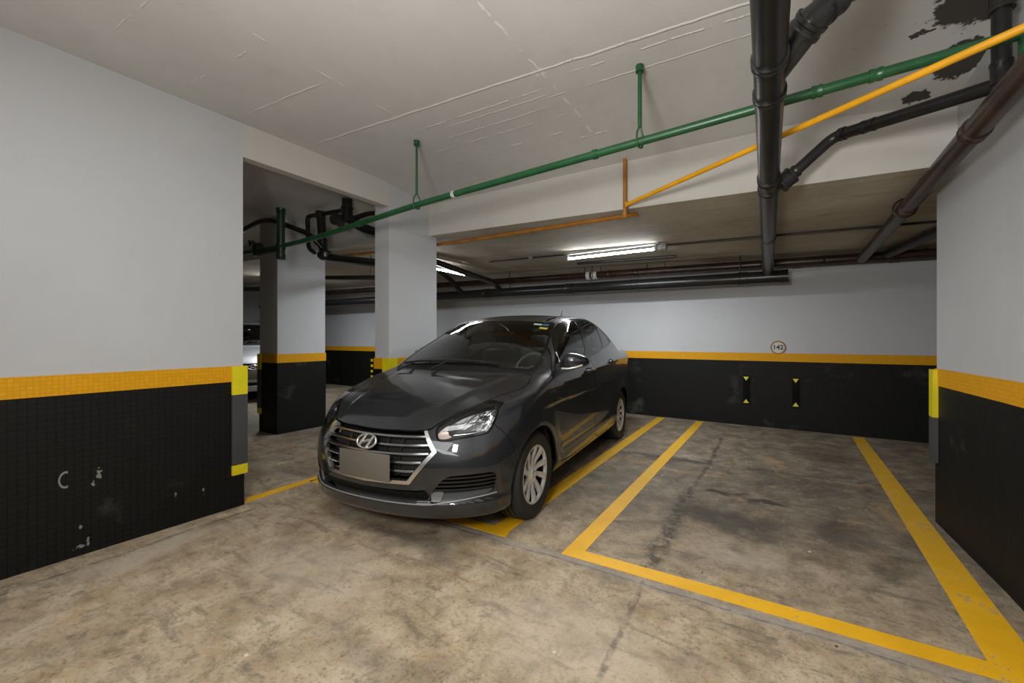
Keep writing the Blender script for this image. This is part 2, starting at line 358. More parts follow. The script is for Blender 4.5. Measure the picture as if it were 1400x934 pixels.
def collar(name, c, axis, r, length, mat, parent=None, lip=.006):
    """pipe socket: cylinder with raised end lips"""
    c = Vector(c); a = Vector(axis).normalized(); L = length
    prof = [(-.5 * L, r), (-.5 * L, r + lip), (-.5 * L + .014, r + lip), (-.5 * L + .02, r + lip * .5), (.5 * L - .02, r + lip * .5), (.5 * L - .014, r + lip), (.5 * L, r + lip), (.5 * L, r)]
    bm = bmesh.new(); tube_bm(bm, [c + a * (p[0] + i * 1e-5) for i, p in enumerate(prof)], [p[1] for p in prof], 20, True)
    return fin(bm, name, mat, parent, True, 30)

def lathe(name, prof, mat, parent=None, n=48, axis='y', loc=(0, 0, 0), sharp=35, closed=False):
    """profile (radius, along) revolved about an axis"""
    vs, fs = [], []; m = len(prof)
    for k in range(n):
        a = 2 * math.pi * k / n
        for r, h in prof:
            c, s = r * math.cos(a), r * math.sin(a)
            v = {'y': (c, h, s), 'x': (h, c, s), 'z': (c, s, h)}[axis]; vs.append((v[0] + loc[0], v[1] + loc[1], v[2] + loc[2]))
    for k in range(n):
        for i in range(m - 1 + (1 if closed else 0)):
            j = (i + 1) % m; fs.append((k * m + i, k * m + j, ((k + 1) % n) * m + j, ((k + 1) % n) * m + i))
    bm = bmesh.new(); bv = [bm.verts.new(v) for v in vs]
    for f in fs: bm.faces.new([bv[i] for i in f])
    bmesh.ops.remove_doubles(bm, verts=bm.verts, dist=1e-6)
    return fin(bm, name, mat, parent, True, sharp)

def thing(name, label, cat, loc=(0, 0, 0), rotz=0., group=None):
    o = bpy.data.objects.new(name, None); COL.objects.link(o); o.location = loc; o.rotation_euler = (0, 0, rotz); o.empty_display_size = .2
    o['label'] = label; o['category'] = cat
    if group: o['group'] = group
    return o

def tag(o, label, cat, group=None):
    o['label'] = label; o['category'] = cat
    if group: o['group'] = group
    return o

def struct(o):
    o['kind'] = 'structure'; return o

# ------------------------------------------------------------------ car body surface (x forward from front axle, y left, z up, metres)
def spl(xs,ys):
    # monotone-ish cubic (Catmull-Rom/PCHIP) interpolator, linear extrapolation
    xs=np.array(xs,float);ys=np.array(ys,float)
    o=np.argsort(xs);xs=xs[o];ys=ys[o]
    hh=np.diff(xs);d=np.diff(ys)/hh
    m=np.empty_like(xs);m[0]=d[0];m[-1]=d[-1]
    m[1:-1]=(d[:-1]*hh[1:]+d[1:]*hh[:-1])/(hh[1:]+hh[:-1])
    def fn(x):
        x=np.asarray(x,float)
        i=np.clip(np.searchsorted(xs,x)-1,0,len(xs)-2)
        w=hh[i];t=(x-xs[i])/w;tc=np.clip(t,0,1)
        a=ys[i]*(1+2*tc)*(1-tc)**2+ys[i+1]*tc*tc*(3-2*tc)+m[i]*w*tc*(1-tc)**2+m[i+1]*w*tc*tc*(tc-1)
        return a+np.where(t<0,t*w*m[i],0)+np.where(t>1,(t-1)*w*m[i+1],0)
    return fn
def smax(a,b,k):
    h_=np.clip(.5+.5*(a-b)/k,0,1);return b+(a-b)*h_+k*h_*(1-h_)
def smin(a,b,k): return -smax(-a,-b,k)
def sst(a,b,x):
    t=np.clip((x-a)/(b-a),0,1);return t*t*(3-2*t)
S_z=spl([.05,.15,.2,.3,.45,.6,.72,.8,.88,.95,1.0,1.05,1.15],[.74,.775,.79,.812,.83,.838,.841,.840,.832,.815,.795,.76,.66])
Th=spl([.95,.85,.78,.72,.66,.58,.45,.3,.1,-.1,-.3,-.6,-1.5,-2.2,-2.7,-3.0,-3.2,-3.34,-3.45,-3.6],
       [.50,.575,.625,.669,.718,.769,.827,.877,.929,.972,1.0,1.004,1.008,1.04,1.085,1.095,1.09,1.07,1.02,.93])
Xn=spl([.0,.12,.18,.25,.283,.30,.36,.45,.52,.60,.68,.76,.9],[.70,.735,.765,.785,.788,.776,.785,.79,.782,.755,.715,.66,.52])
plan=spl([0,.2,.4,.5,.6,.68,.74,.79,.82,.85,.9],[0,.012,.052,.09,.145,.21,.28,.37,.46,.62,1.0])
Xt=spl([.0,.2,.35,.5,.62,.75,.9,1.02,1.1,1.3],[3.28,3.34,3.40,3.42,3.41,3.39,3.40,3.42,3.43,3.45])
planr=spl([0,.3,.5,.62,.7,.76,.8,.84,.9],[0,.02,.06,.12,.2,.3,.42,.65,1.1])
Sg_z=spl([.8,.9,1.0,1.1,1.2,1.3,1.38,1.45,1.52,1.65],[.82,.802,.782,.757,.727,.690,.655,.618,.57,.45])
Tg=spl([.3,.1,-.08,-.3,-.5,-.7,-.86,-1.0,-1.2,-1.5,-1.8,-2.1,-2.4,-2.7,-3.0,-3.2],
       [.75,.885,1.000,1.117,1.219,1.315,1.382,1.42,1.447,1.460,1.452,1.415,1.335,1.215,1.075,.97])
Zc=spl([.4,0,-.34,-1.1,-2.0,-2.5,-3.3],[.80,.83,.86,.912,.965,.985,1.0])
def FW(x,z,cx,r0=.335): return np.sqrt((x-cx)**2+(z-.31)**2)-r0
def parts(x,y,z):
    y=np.abs(y)
    zc=Zc(x);fade=sst(.15,-.45,x)*sst(-3.3,-2.6,x)
    dz=zc-z
    crease=np.where(dz>0,-.020*(1-np.exp(-np.maximum(dz,0)/.05))*sst(.62,.10,dz), -.003*np.clip(-dz/.05,0,1))
    lowc=.012*np.exp(-((z-.30-.06*(-x)/2.5)/.05)**2)
    S=S_z(z)+fade*(crease+lowc)
    for c in (0,-2.5):
        r=FW(x,z,c);S=S+.014*np.exp(-(r/.07)**2)*sst(.2,.3,z)
    S=S-.02*sst(-2.2,-3.3,x)
    fs=y-S
    th=Th(x)-np.where(x>-.6,(.026+.029*sst(-.25,.25,x))*(y/.72)**2*sst(-.6,-.1,x)*(1-.4*sst(.2,.6,x)),0)-.02*(y/.7)**2*sst(-2.6,-3.0,x)
    # hood crease: raised centre panel
    hc=.34+.20*np.clip((.7-x)/.8,0,1.2)
    th=th+.010*sst(.02,-.02,y-hc)*sst(-.25,0,x)*sst(.72,.5,x)
    ft=(z-th)*.93
    ff=(x-Xn(z)+plan(y))*.9
    fr=(-x-Xt(z)+planr(y))*.9
    B=.19+.01*sst(.5,.1,x)
    fb=B-z
    low=smax(fs,ft,.07)
    low=smax(low,ff,.05)
    low=smax(low,fr,.06)
    low=smax(low,fb,.035)
    fr_=sst(-2.2,-1.2,x)
    xe=x+(.20*fr_-.12*(1-fr_))*(y/.70)**2
    sg=Sg_z(z)-.05*np.clip((-1.5-x)/1.3,0,2)**2-.02*np.clip((x+1.0)/.8,0,2)**2*sst(1.0,1.3,z)
    gs=(y-sg)*.92
    gt=(z-(Tg(xe)+.018-(.010+.020*sst(-.4,-.9,x))*(y/.60)**2))*.88
    gr=smax(gs,gt,.055)
    gr=smax(gr,.75-z,.02)
    return low,gr
def F(x,y,z):
    low,gr=parts(x,y,z)
    return smin(low,gr,.018)
def grad(P):
    e=2e-4;g=np.empty_like(P)
    for k in range(3):
        a=P.copy();b=P.copy();a[:,k]+=e;b[:,k]-=e
        g[:,k]=F(a[:,0],a[:,1],a[:,2])-F(b[:,0],b[:,1],b[:,2])
    return g/np.maximum(np.linalg.norm(g,axis=1,keepdims=True),1e-12)
def cast(o,d,t0,t1,n=80):
    # first outside crossing from inside origin, vectorised
    ts=np.linspace(t0,t1,n);prev=np.full(len(o),t0);lo=np.full(len(o),t0);hi=np.full(len(o),t1);done=np.zeros(len(o),bool)
    for t in ts[1:]:
        p=o+d*t;v=F(p[:,0],p[:,1],p[:,2])
        new=(v>0)&~done;lo[new]=prev[new];hi[new]=t;done|=new;prev[:]=t
    for _ in range(30):
        m=(lo+hi)/2;p=o+d*m[:,None];v=F(p[:,0],p[:,1],p[:,2])
        hi=np.where(v>0,m,hi);lo=np.where(v>0,lo,m)
    return o+d*((lo+hi)/2)[:,None]

def surf(o, d, t1):
    o = np.array(o, float); d = np.array(d, float); a, b = 0., t1
    for n in (64, 24, 24, 24, 24):
        ts = np.linspace(a, b, n); p = o + ts[:, None] * d; v = F(p[:, 0], p[:, 1], p[:, 2]); i = int(np.argmax(v > 0))
        if v[i] <= 0: i = n - 1
        a, b = ts[max(i - 1, 0)], ts[i]
    return o + d * ((a + b) / 2)
def surf_front(y, z): return float(surf((.1, abs(y), z), (1, 0, 0), 1.2)[0])
def surf_side(x, z): return float(surf((x, 0, z), (0, 1, 0), 1.3)[1])
def surf_top(x, y): return float(surf((x, abs(y), .55), (0, 0, 1), 1.5)[2])

def sdpoly(p, poly):
    v = np.array(poly, float); d = np.full(len(p), 1e9); s = np.ones(len(p)); n = len(v); j = n - 1
    for i in range(n):
        e = v[j] - v[i]; w = p - v[i]
        t = np.clip((w @ e) / max(e @ e, 1e-12), 0, 1); b = w - t[:, None] * e
        d = np.minimum(d, (b * b).sum(1))
        c1 = p[:, 1] >= v[i, 1]; c2 = p[:, 1] < v[j, 1]; c3 = e[0] * w[:, 1] > e[1] * w[:, 0]
        fl = (c1 & c2 & c3) | (~c1 & ~c2 & ~c3); s = np.where(fl, -s, s); j = i
    return s * np.sqrt(d)

def chaikin(poly, it=2):
    p = [np.array(q, float) for q in poly]
    for _ in range(it):
        q = []
        for i in range(len(p)):
            a, b = p[i], p[(i + 1) % len(p)]; q += [a * .8 + b * .2, a * .2 + b * .8]
        p = q
    return p

VIEW_E1 = np.array((-.561, .828, 0.)); VIEW_E2 = np.array((-.160, -.1086, .981))
def fld(kind, poly, it=2, where=None):
    q = chaikin(poly, it) if it else poly
    def fn(P):
        if kind == 'side': r = sdpoly(P[:, [0, 2]], q)
        elif kind == 'top': r = sdpoly(P[:, :2], q)
        elif kind == 'front': r = sdpoly(P[:, 1:], q)
        else: r = sdpoly(np.stack((P @ VIEW_E1, P @ VIEW_E2), 1), q)
        return np.maximum(r, where(P)) if where else r
    return fn

VV = []          # shared vertex list of the half body surface (y >= 0)
def split(polys, field, off=0.):
    """cut polygons along field = off; returns (inside, outside)"""
    s = field(np.array(VV)) - off; s[np.abs(s) < 1e-6] = 1e-6; s = s.tolist(); ins, outs, cache = [], [], {}
    def mid(a, b):
        k = (a, b) if a < b else (b, a)
        if k not in cache:
            t = s[k[0]] / (s[k[0]] - s[k[1]]); A, B = VV[k[0]], VV[k[1]]
            VV.append(tuple(A[i] + (B[i] - A[i]) * t for i in range(3))); cache[k] = len(VV) - 1
        return cache[k]
    for p in polys:
        neg = [s[i] < 0 for i in p]
        if all(neg): ins.append(p); continue
        if not any(neg): outs.append(p); continue
        a, b = [], []
        for i in range(len(p)):
            u, w = p[i], p[(i + 1) % len(p)]
            (a if s[u] < 0 else b).append(u)
            if (s[u] < 0) != (s[w] < 0): m = mid(u, w); a.append(m); b.append(m)
        if len(a) > 2: ins.append(tuple(a))
        if len(b) > 2: outs.append(tuple(b))
    return ins, outs

def panel(polys, field, gap=.0035):
    a, rest = split(polys, field, -gap)
    _, rest = split(rest, field, gap)
    return a, rest

def surface(name, polys, mat, parent, sides='both', off=0., rim=0., flip_dir=None):
    """mesh from half-surface polygons; sides: 'both' welded across the centre line, 'L' or 'R'; off: offset along the normal; rim: depth of the edge return"""
    ids = sorted({i for p in polys for i in p}); loc = {g: k for k, g in enumerate(ids)}
    P = np.array([VV[i] for i in ids]); N = grad(P)
    verts = (P + N * off); verts[np.abs(P[:, 1]) < 1e-5, 1] = 0
    faces = [[loc[i] for i in p] for p in polys]; V = [tuple(v) for v in verts]; NN = [tuple(n) for n in N]
    if rim:
        cnt = {}
        for f in faces:
            for i in range(len(f)):
                a, b = f[i], f[(i + 1) % len(f)]; cnt[(a, b)] = 1
        for (a, b) in list(cnt):
            if (b, a) in cnt: continue
            if abs(V[a][1]) < 1e-6 and abs(V[b][1]) < 1e-6: continue
            A, B = np.array(V[a]), np.array(V[b]); na, nb = N[a], N[b]; A2, B2 = A - na * rim, B - nb * rim
            if abs(V[a][1]) < 1e-6: A2[1] = 0
            if abs(V[b][1]) < 1e-6: B2[1] = 0
            en = np.cross(B - A, na); en = en / (np.linalg.norm(en) + 1e-12); k = len(V)
            V += [tuple(A), tuple(B), tuple(B2), tuple(A2)]; NN += [tuple(en)] * 4; faces.append([k + 1, k, k + 3, k + 2])
    def mir(v): return (v[0], -v[1], v[2])
    if sides == 'L': VO, NO, FO = V, NN, faces
    elif sides == 'R': VO, NO, FO = [mir(v) for v in V], [mir(n) for n in NN], [f[::-1] for f in faces]
    else:
        VO, NO, FO = list(V), list(NN), list(faces); m = {}
        for i, v in enumerate(V):
            if abs(v[1]) < 1e-7 and i < len(ids): m[i] = i; NO[i] = (NN[i][0], 0, NN[i][2])
            else: m[i] = len(VO); VO.append(mir(v)); NO.append(mir(NN[i]))
        FO += [[m[i] for i in f][::-1] for f in faces]
    me = bpy.data.meshes.new(name); me.from_pydata(VO, [], FO); me.update()
    for p in me.polygons: p.use_smooth = True
    me.normals_split_custom_set_from_vertices(NO)
    return link(name, me, mat, parent)

def body_grid():
    rows = []; nphi = 168; ph = np.linspace(-math.pi / 2, math.pi / 2, nphi + 1)
    for al in np.linspace(math.pi / 2, 0, 74)[:-1]: rows.append(((.25, 0, .52), al))
    for x in np.linspace(.25, -2.85, 236): rows.append(((x, 0, .52 + .1 * (.25 - x) / 3.1), 0.))
    for al in np.linspace(0, -math.pi / 2, 56)[1:]: rows.append(((-2.85, 0, .62), al))
    O, D = [], []
    for o, al in rows:
        for p in ph: O.append(o); D.append((math.sin(al), math.cos(al) * math.cos(p), math.cos(al) * math.sin(p)))
    P = cast(np.array(O, float), np.array(D, float), .05, 1.9, 60); W = nphi + 1
    P[0::W, 1] = 0; P[nphi::W, 1] = 0; P[:, 1] = np.abs(P[:, 1])
    VV.extend(map(tuple, P)); polys = []
    for i in range(len(rows) - 1):
        for j in range(nphi):
            a, b, c, d = i * W + j, i * W + j + 1, (i + 1) * W + j + 1, (i + 1) * W + j
            if i == 0: polys.append((b, c, d) if True else None)
            elif i == len(rows) - 2: polys.append((a, b, c))
            else: polys.append((a, b, c, d))
    # first and last rows are poles: weld them
    for i in range(W): VV[i] = VV[0]; VV[(len(rows) - 1) * W + i] = VV[(len(rows) - 1) * W]
    # outward winding
    a, b, c = (np.array(VV[k]) for k in polys[len(polys) // 2][:3]); n = np.cross(b - a, c - a)
    if n @ grad(a.reshape(1, 3))[0] < 0: polys = [p[::-1] for p in polys]
    return polys

LAMP3 = [(.642,.436,.688),(.667,.475,.630),(.596,.587,.647),(.54,.656,.659),(.479,.713,.667),(.441,.723,.713),(.407,.727,.752),(.352,.708,.803),(.227,.712,.838),(.085,.748,.876),(.179,.662,.860),(.30,.620,.834),(.41,.578,.810),(.544,.505,.760),(.612,.444,.72)]
LAMP2 = [(np.array(p) @ VIEW_E1, np.array(p) @ VIEW_E2) for p in LAMP3]
BOWL = [(.632,.525,.660),(.55,.645,.666),(.487,.702,.676),(.446,.716,.714),(.412,.718,.755),(.352,.698,.800),(.40,.648,.793),(.50,.56,.763),(.60,.49,.718)]
GR = [(-.2, .75), (.372, .75), (.384, .695), (.482, .578), (.338, .396), (.0, .387), (-.2, .387)]
GRI = [(-.2, .8), (.35, .8), (.359, .70), (.453, .579), (.325, .417), (.0, .407), (-.2, .407)]

def build_wheel(car, x, side, steer=0.):
    g = 1 if side == 'L' else -1
    w = thing('wheel', 'x', 'x'); del w['label']; del w['category']; w.parent = car; w.location = (x, .715 * g, .297); w.rotation_euler = (0, 0, (0 if g > 0 else math.pi) + steer)
    hw = .094; R = .297
    prof = [(.195, -hw + .01), (.21, -hw), (.245, -hw - .006), (.275, -hw), (.289, -hw + .018), (R, -hw + .035), (R, -.045), (R - .008, -.043), (R - .008, -.035), (R, -.033), (R + .001, -.006), (R - .008, -.004), (R - .008, .004), (R + .001, .006),
            (R, .033), (R - .008, .035), (R - .008, .043), (R, .045), (R, hw - .035), (.289, hw - .018), (.275, hw), (.268, hw + .004), (.262, hw + .003), (.245, hw + .006), (.21, hw), (.195, hw - .01)]
    lathe('tyre', prof, M['tyre'], w, 72)
    lathe('brake_disc', [(.0, .02), (.12, .02), (.125, .015), (.125, -.01), (.2, -.01), (.2, -.06)], M['liner'], w, 40)
    # wheel cover: ten blades in five pairs, holes cut between
    nr, nt = 34, 220; V, polys = [], []
    rr = [.0] + list(np.linspace(.012, .207, nr))
    def yprof(r, th):
        y = .088 - .030 * math.exp(-((r - .075) / .075) ** 2) + .012 * math.exp(-(r / .04) ** 2) - .02 * max(0, (r - .197) / .01)
        if .05 < r < .19:
            s = min(abs(sp(r, th, k)) for k in range(10)); y += .007 * math.cos(min(1, s / .03) * math.pi / 2) * min(1, (r - .05) / .03, (.19 - r) / .02)
        if r > .186: y += .004
        return y
    def cen(r, k): return math.radians(36 + 72 * (k // 2)) + (1 if k % 2 else -1) * (math.radians(17) + .1 * (.12 - r)) + 1.1 * (r - .12)
    def sp(r, th, k): return r * math.sin((th - cen(r, k) + math.pi) % (2 * math.pi) - math.pi) if abs((th - cen(r, k) + math.pi) % (2 * math.pi) - math.pi) < 1.4 else 1.
    for r in rr[1:]:
        for t in range(nt): th = 2 * math.pi * t / nt; V.append((r * math.cos(th), yprof(r, th), r * math.sin(th)))
    V.append((0, yprof(0, 0), 0)); c = len(V) - 1
    for t in range(nt): polys.append((c, t, (t + 1) % nt))
    for i in range(nr - 1):
        for t in range(nt): polys.append((i * nt + t, (i + 1) * nt + t, (i + 1) * nt + (t + 1) % nt, i * nt + (t + 1) % nt))
    global VV
    keep = VV; VV = V
    def hole(P):
        r = np.hypot(P[:, 0], P[:, 2]); th = np.arctan2(P[:, 2], P[:, 0]); m = np.full(len(P), 1e9)
        for k in range(10):
            ce = math.radians(36 + 72 * (k // 2)) + (1 if k % 2 else -1) * (math.radians(17) + .1 * (.12 - r)) + 1.1 * (r - .12)
            dl = (th - ce + math.pi) % (2 * math.pi) - math.pi; sd = np.where(np.abs(dl) < 1.4, np.abs(r * np.sin(dl)), 1.)
            wd = .0150 + .068 * np.clip(r - .08, 0, 1); m = np.minimum(m, sd - wd)
        return np.maximum(np.maximum(-m, .066 - r), r - .183)
    _, keepf = split(polys, hole)
    bm = bmesh.new(); bv = {}
    for f in keepf:
        vs = []
        for i in f:
            if i not in bv: bv[i] = bm.verts.new(VV[i])
            vs.append(bv[i])
        try: bm.faces.new(vs)
        except ValueError: pass
    VV = keep
    bmesh.ops.remove_doubles(bm, verts=bm.verts, dist=1e-5); bmesh.ops.recalc_face_normals(bm, faces=bm.faces)
    if sum(f.normal.y for f in bm.faces) < 0: bmesh.ops.reverse_faces(bm, faces=bm.faces)
    be = [e for e in bm.edges if e.is_boundary]
    r = bmesh.ops.extrude_edge_only(bm, edges=be)
    for v in r['geom']:
        if isinstance(v, bmesh.types.BMVert): v.co.y -= .018
    cov = fin(bm, 'wheel_cover', M['silver'], w, True, 40)
    lathe('centre_cap', [(0, .081), (.02, .081), (.026, .077), (.028, .05)], M['chrome'], w, 28)
    return w

def build_car(root):
    polys = body_grid()
    parts = {}
    # wheel arch openings
    for cx in (.02, -2.5):
        f = lambda P, cx=cx: np.maximum(np.hypot(P[:, 0] - cx, P[:, 2] - .292) - .345, .5 - P[:, 1])
        _, polys = split(polys, f)
    nose = lambda P: .3 - P[:, 0]
    # lamp
    lamp, polys = panel(polys, fld('view', LAMP2, 2, nose), .003)
    # bonnet
    HOOD = [(.70, -.2), (.70, 0), (.697, .1), (.681, .29), (.652, .40), (.609, .437), (.544, .498), (.41, .572), (.30, .614), (.179, .657), (.085, .72), (.0, .742), (-.185, .69), (-.165, .60), (-.085, .38), (-.04, .18), (-.025, 0), (-.025, -.2)]
    hood, polys = panel(polys, fld('top', HOOD, 2, lambda P: .60 - P[:, 2]), .0035)
    # grille with its bright frame
    g_all, polys = split(polys, fld('front', GR, 0, nose))
    g_in, g_frame = split(g_all, fld('front', GRI, 0))
    LOW = [(-.2, .354), (.0, .354), (.37, .360), (.43, .370), (.447, .33), (.425, .297), (.0, .297), (-.2, .297)]
    low, polys = split(polys, fld('front', LOW, 1, nose))
    FOG = [(.547, .446), (.65, .450), (.757, .450), (.765, .41), (.752, .34), (.72, .313), (.56, .292), (.445, .288), (.452, .335), (.50, .40)]
    fog, polys = split(polys, fld('front', FOG, 1, nose))
    # windscreen and cowl
    WS = [(-.10, -.2), (-.10, 0), (-.115, .2), (-.15, .42), (-.215, .625), (-.265, .668), (-.33, .672), (-.526, .648), (-.75, .595), (-.94, .545), (-.975, .525), (-.93, .40), (-.86, .2), (-.838, 0), (-.838, -.2)]
    up = lambda P: .8 - P[:, 2]
    wsf = fld('top', WS, 2, up)
    ws, polys = split(polys, wsf, -.012)
    frit, polys = split(polys, wsf, .010)
    CW = [(-.02, -.2), (-.02, 0), (-.04, .2), (-.085, .38), (-.165, .61), (-.2, .69), (-.34, .705), (-.40, .69), (-.40, .55), (-.25, .3), (-.2, 0), (-.2, -.2)]
    cowl, polys = split(polys, fld('top', CW, 1, lambda P: .9 - P[:, 2]))
    # side glass
    sd = lambda P: .45 - P[:, 1]
    DLO = [(-.40, 1.008), (-.56, 1.142), (-.655, 1.207), (-.835, 1.307), (-1.0, 1.377), (-1.22, 1.424), (-1.45, 1.432), (-1.70, 1.432), (-1.94, 1.388), (-2.13, 1.345), (-2.32, 1.252), (-2.385, 1.172), (-1.95, 1.115), (-1.43, 1.055), (-.81, 1.012)]
    FW_ = [(-.545, 1.03), (-.565, 1.118), (-.66, 1.185), (-.84, 1.283), (-1.0, 1.353), (-1.22, 1.402), (-1.285, 1.403), (-1.275, 1.06), (-.81, 1.033)]
    RW_ = [(-1.42, 1.408), (-1.68, 1.409), (-1.92, 1.366), (-1.945, 1.25), (-1.94, 1.133), (-1.43, 1.075)]
    QW_ = [(-1.985, 1.338), (-2.12, 1.323), (-2.30, 1.238), (-2.352, 1.178), (-1.985, 1.137)]
    dlo, polys = split(polys, fld('side', DLO, 1, sd))
    fwin, dlo = split(dlo, fld('side', FW_, 1)); rwin, dlo = split(dlo, fld('side', RW_, 1)); qwin, dlo = split(dlo, fld('side', QW_, 1))
    # rear screen, boot lid, tail lamps
    RS = [(-2.27, -.2), (-2.27, 0), (-2.29, .3), (-2.34, .50), (-2.42, .53), (-2.75, .575), (-2.83, .56), (-2.9, .3), (-2.92, 0), (-2.92, -.2)]
    rs, polys = split(polys, fld('top', RS, 1, up))
    TL = [(-3.02, 1.0), (-3.2, 1.04), (-3.5, 1.06), (-3.5, .80), (-3.3, .80), (-3.12, .86)]
    tail, polys = panel(polys, fld('side', TL, 1, lambda P: .44 - P[:, 1]), .003)
    BL = lambda P: np.maximum(np.maximum(P[:, 0] + 2.96, P[:, 1] - .64), .70 - P[:, 2])
    boot, polys = panel(polys, BL)
    rplate = None
    # doors
    FD = [(-.30, .86), (-.31, .95), (-.375, 1.02), (-.60, 1.20), (-.83, 1.336), (-1.0, 1.405), (-1.22, 1.446), (-1.36, 1.450), (-1.362, 1.06), (-1.365, .5), (-1.385, .245), (-.46, .245), (-.37, .40), (-.31, .64)]
    RD = [(-1.36, 1.06), (-1.36, 1.450), (-1.7, 1.455), (-1.95, 1.412), (-2.15, 1.362), (-2.335, 1.27), (-2.42, 1.17), (-2.31, 1.06), (-2.25, .82), (-2.16, .64), (-2.06, .47), (-1.99, .245), (-1.385, .245), (-1.365, .5)]
    fdoor, polys = panel(polys, fld('side', FD, 1, sd)); rdoor, polys = panel(polys, fld('side', RD, 1, sd))
    # bumpers
    FB = [(.47, .76), (.375, .632), (.335, .55), (.30, .40), (.30, .0), (1.0, .0), (1.0, .76)]
    fb, polys = panel(polys, fld('side', FB, 0), .002)
    RB = [(-3.02, .0), (-2.86, .3), (-2.84, .52), (-2.9, .66), (-3.1, .70), (-3.6, .70), (-3.6, .0)]
    rb, polys = panel(polys, fld('side', RB, 0), .002)

    P = M['paint']; R = .012
    surface('body_shell', polys, P, root, 'both', 0, R)
    surface('hood', hood, P, root, 'both', 0, R)
    bumper = surface('front_bumper', fb, P, root, 'both', 0, .03)
    surface('rear_bumper', rb, P, root, 'both', 0, R)
    surface('boot_lid', boot, P, root, 'both', 0, R)
    lin = polys + hood + fb + rb + boot + fdoor + rdoor + dlo + frit + cowl + tail
    surface('inner_lining', lin, M['liner'], root, 'both', -.016)
    surface('cowl_panel', cowl, M['trim'], root, 'both', -.004)
    wsb = surface('windscreen', ws, M['ws'], root, 'both', -.003)
    surface('screen_border', frit, M['gloss_black'], wsb, 'both', -.002)
    surface('rear_screen', rs, M['tint'], root, 'both', -.003)
    for s in 'LR':
        g = 1 if s == 'L' else -1
        fd = surface('front_door', fdoor, P, root, s, 0, R); rd = surface('rear_door', rdoor, P, root, s, 0, R)
        surface('window_trim', dlo, M['gloss_black'], root, s, -.002, .004)
        surface('window', fwin, M['tint'], fd, s, -.005); surface('window', rwin, M['tint'], rd, s, -.005); surface('quarter_window', qwin, M['tint'], rd, s, -.005)
        # handles on the shoulder crease
        for d, xa, xb, za, zb in ((fd, -1.07, -1.26, .928, .940), (rd, -1.96, -2.14, .972, .982)):
            ya, yb = surf_side(xa, za), surf_side(xb, zb); bm = bmesh.new()
            pts = [(xa, g * (ya - .004), za), (xa - .02, g * (ya + .024), za), ((xa + xb) / 2, g * ((ya + yb) / 2 + .03), (za + zb) / 2), (xb + .02, g * (yb + .024), zb), (xb, g * (yb - .004), zb)]
            tube_bm(bm, round_path(pts, .03, 5), .0125, 12)
            for v in bm.verts: v.co.z = (v.co.z - (za + zb) / 2) * 1.25 + (za + zb) / 2
            h = fin(bm, 'door_handle', P, d, True, 50)
            bm = bmesh.new(); bmesh.ops.create_uvsphere(bm, u_segments=20, v_segments=10, radius=1, matrix=Matrix.Translation(((xa + xb) / 2 + .01, g * ((ya + yb) / 2 - .002), (za + zb) / 2)) @ Matrix.Diagonal((.072, .004, .030, 1)))
            fin(bm, 'handle_cup', M['gloss_black'], d, True)
        # door mirror
        secs = [(.79, -.455, 1.022, .022, .018), (.825, -.460, 1.030, .03, .028), (.845, -.462, 1.045, .055, .058), (.88, -.465, 1.052, .078, .066), (.94, -.475, 1.055, .078, .060), (.99, -.488, 1.054, .062, .046), (1.02, -.505, 1.052, .040, .032), (1.034, -.515, 1.05, .014, .013)]
        if s == 'R': secs = [(.79 + (y - .79) * .25, cx - (y - .79) * .8 - .10 * (y > .8), cz, hx * .8, hz) for y, cx, cz, hx, hz in secs]   # folded in
        V, Fc = [], []; n = 28
        for (y, cx, cz, hx, hz) in secs:
            for k in range(n):
                a = 2 * math.pi * k / n; ca, sa = math.cos(a), math.sin(a); px_ = abs(ca) ** .8 * (1 if ca > 0 else -1); pz_ = abs(sa) ** .75 * (1 if sa > 0 else -1)
                V.append((cx + hx * (px_ if ca > 0 else .62 * px_), g * y, cz + hz * pz_))
        for i in range(len(secs) - 1):
            for k in range(n): Fc.append((i * n + k, i * n + (k + 1) % n, (i + 1) * n + (k + 1) % n, (i + 1) * n + k))
        Fc.append(tuple(range(n))); Fc.append(tuple(range((len(secs) - 1) * n, len(secs) * n)))
        bm = bmesh.new(); bv = [bm.verts.new(v) for v in V]; [bm.faces.new([bv[i] for i in f]) for f in Fc]
        bmesh.ops.subdivide_edges(bm, edges=bm.edges, cuts=1, use_grid_fill=True, smooth=.6)
        mh = fin(bm, 'door_mirror', P, root, True, 60)
        bm = bmesh.new(); bmesh.ops.create_uvsphere(bm, u_segments=24, v_segments=12, radius=1, matrix=(Matrix.Translation((-.66, g * .80, 1.053)) @ Matrix.Rotation(1.0, 4, 'Z') @ Matrix.Diagonal((.004, .07, .045, 1))) if s == 'R' else Matrix.Translation((-.527, g * .93, 1.053)) @ Matrix.Diagonal((.004, .085, .048, 1))); fin(bm, 'mirror_glass', M['mirror'], mh, True)
        if s == 'L': tube('mirror_lip', [(-.395, g * .845, 1.0), (-.392, g * .90, 1.0), (-.405, g * .96, 1.012), (-.44, g * 1.0, 1.026)], .0075, M['silver'], mh, 10)
        # sail panel seam
        tube('sail_panel_edge', [(-.53, g * (surf_side(-.53, 1.03) + .001), 1.03), (-.552, g * (surf_side(-.552, 1.12) + .001), 1.12)], .006, M['silver'], fd, 8)
        # head lamp
        lf = fld('view', LAMP2, 2)
        bowl, bez = split(lamp, fld('view', [(np.array(p) @ VIEW_E1, np.array(p) @ VIEW_E2) for p in BOWL], 2))
        ind, bez = split(bez, fld('view', [(np.array(p) @ VIEW_E1, np.array(p) @ VIEW_E2) for p in [(.648,.445,.695),(.66,.468,.648),(.63,.52,.650),(.607,.54,.664),(.61,.505,.70)]], 1))
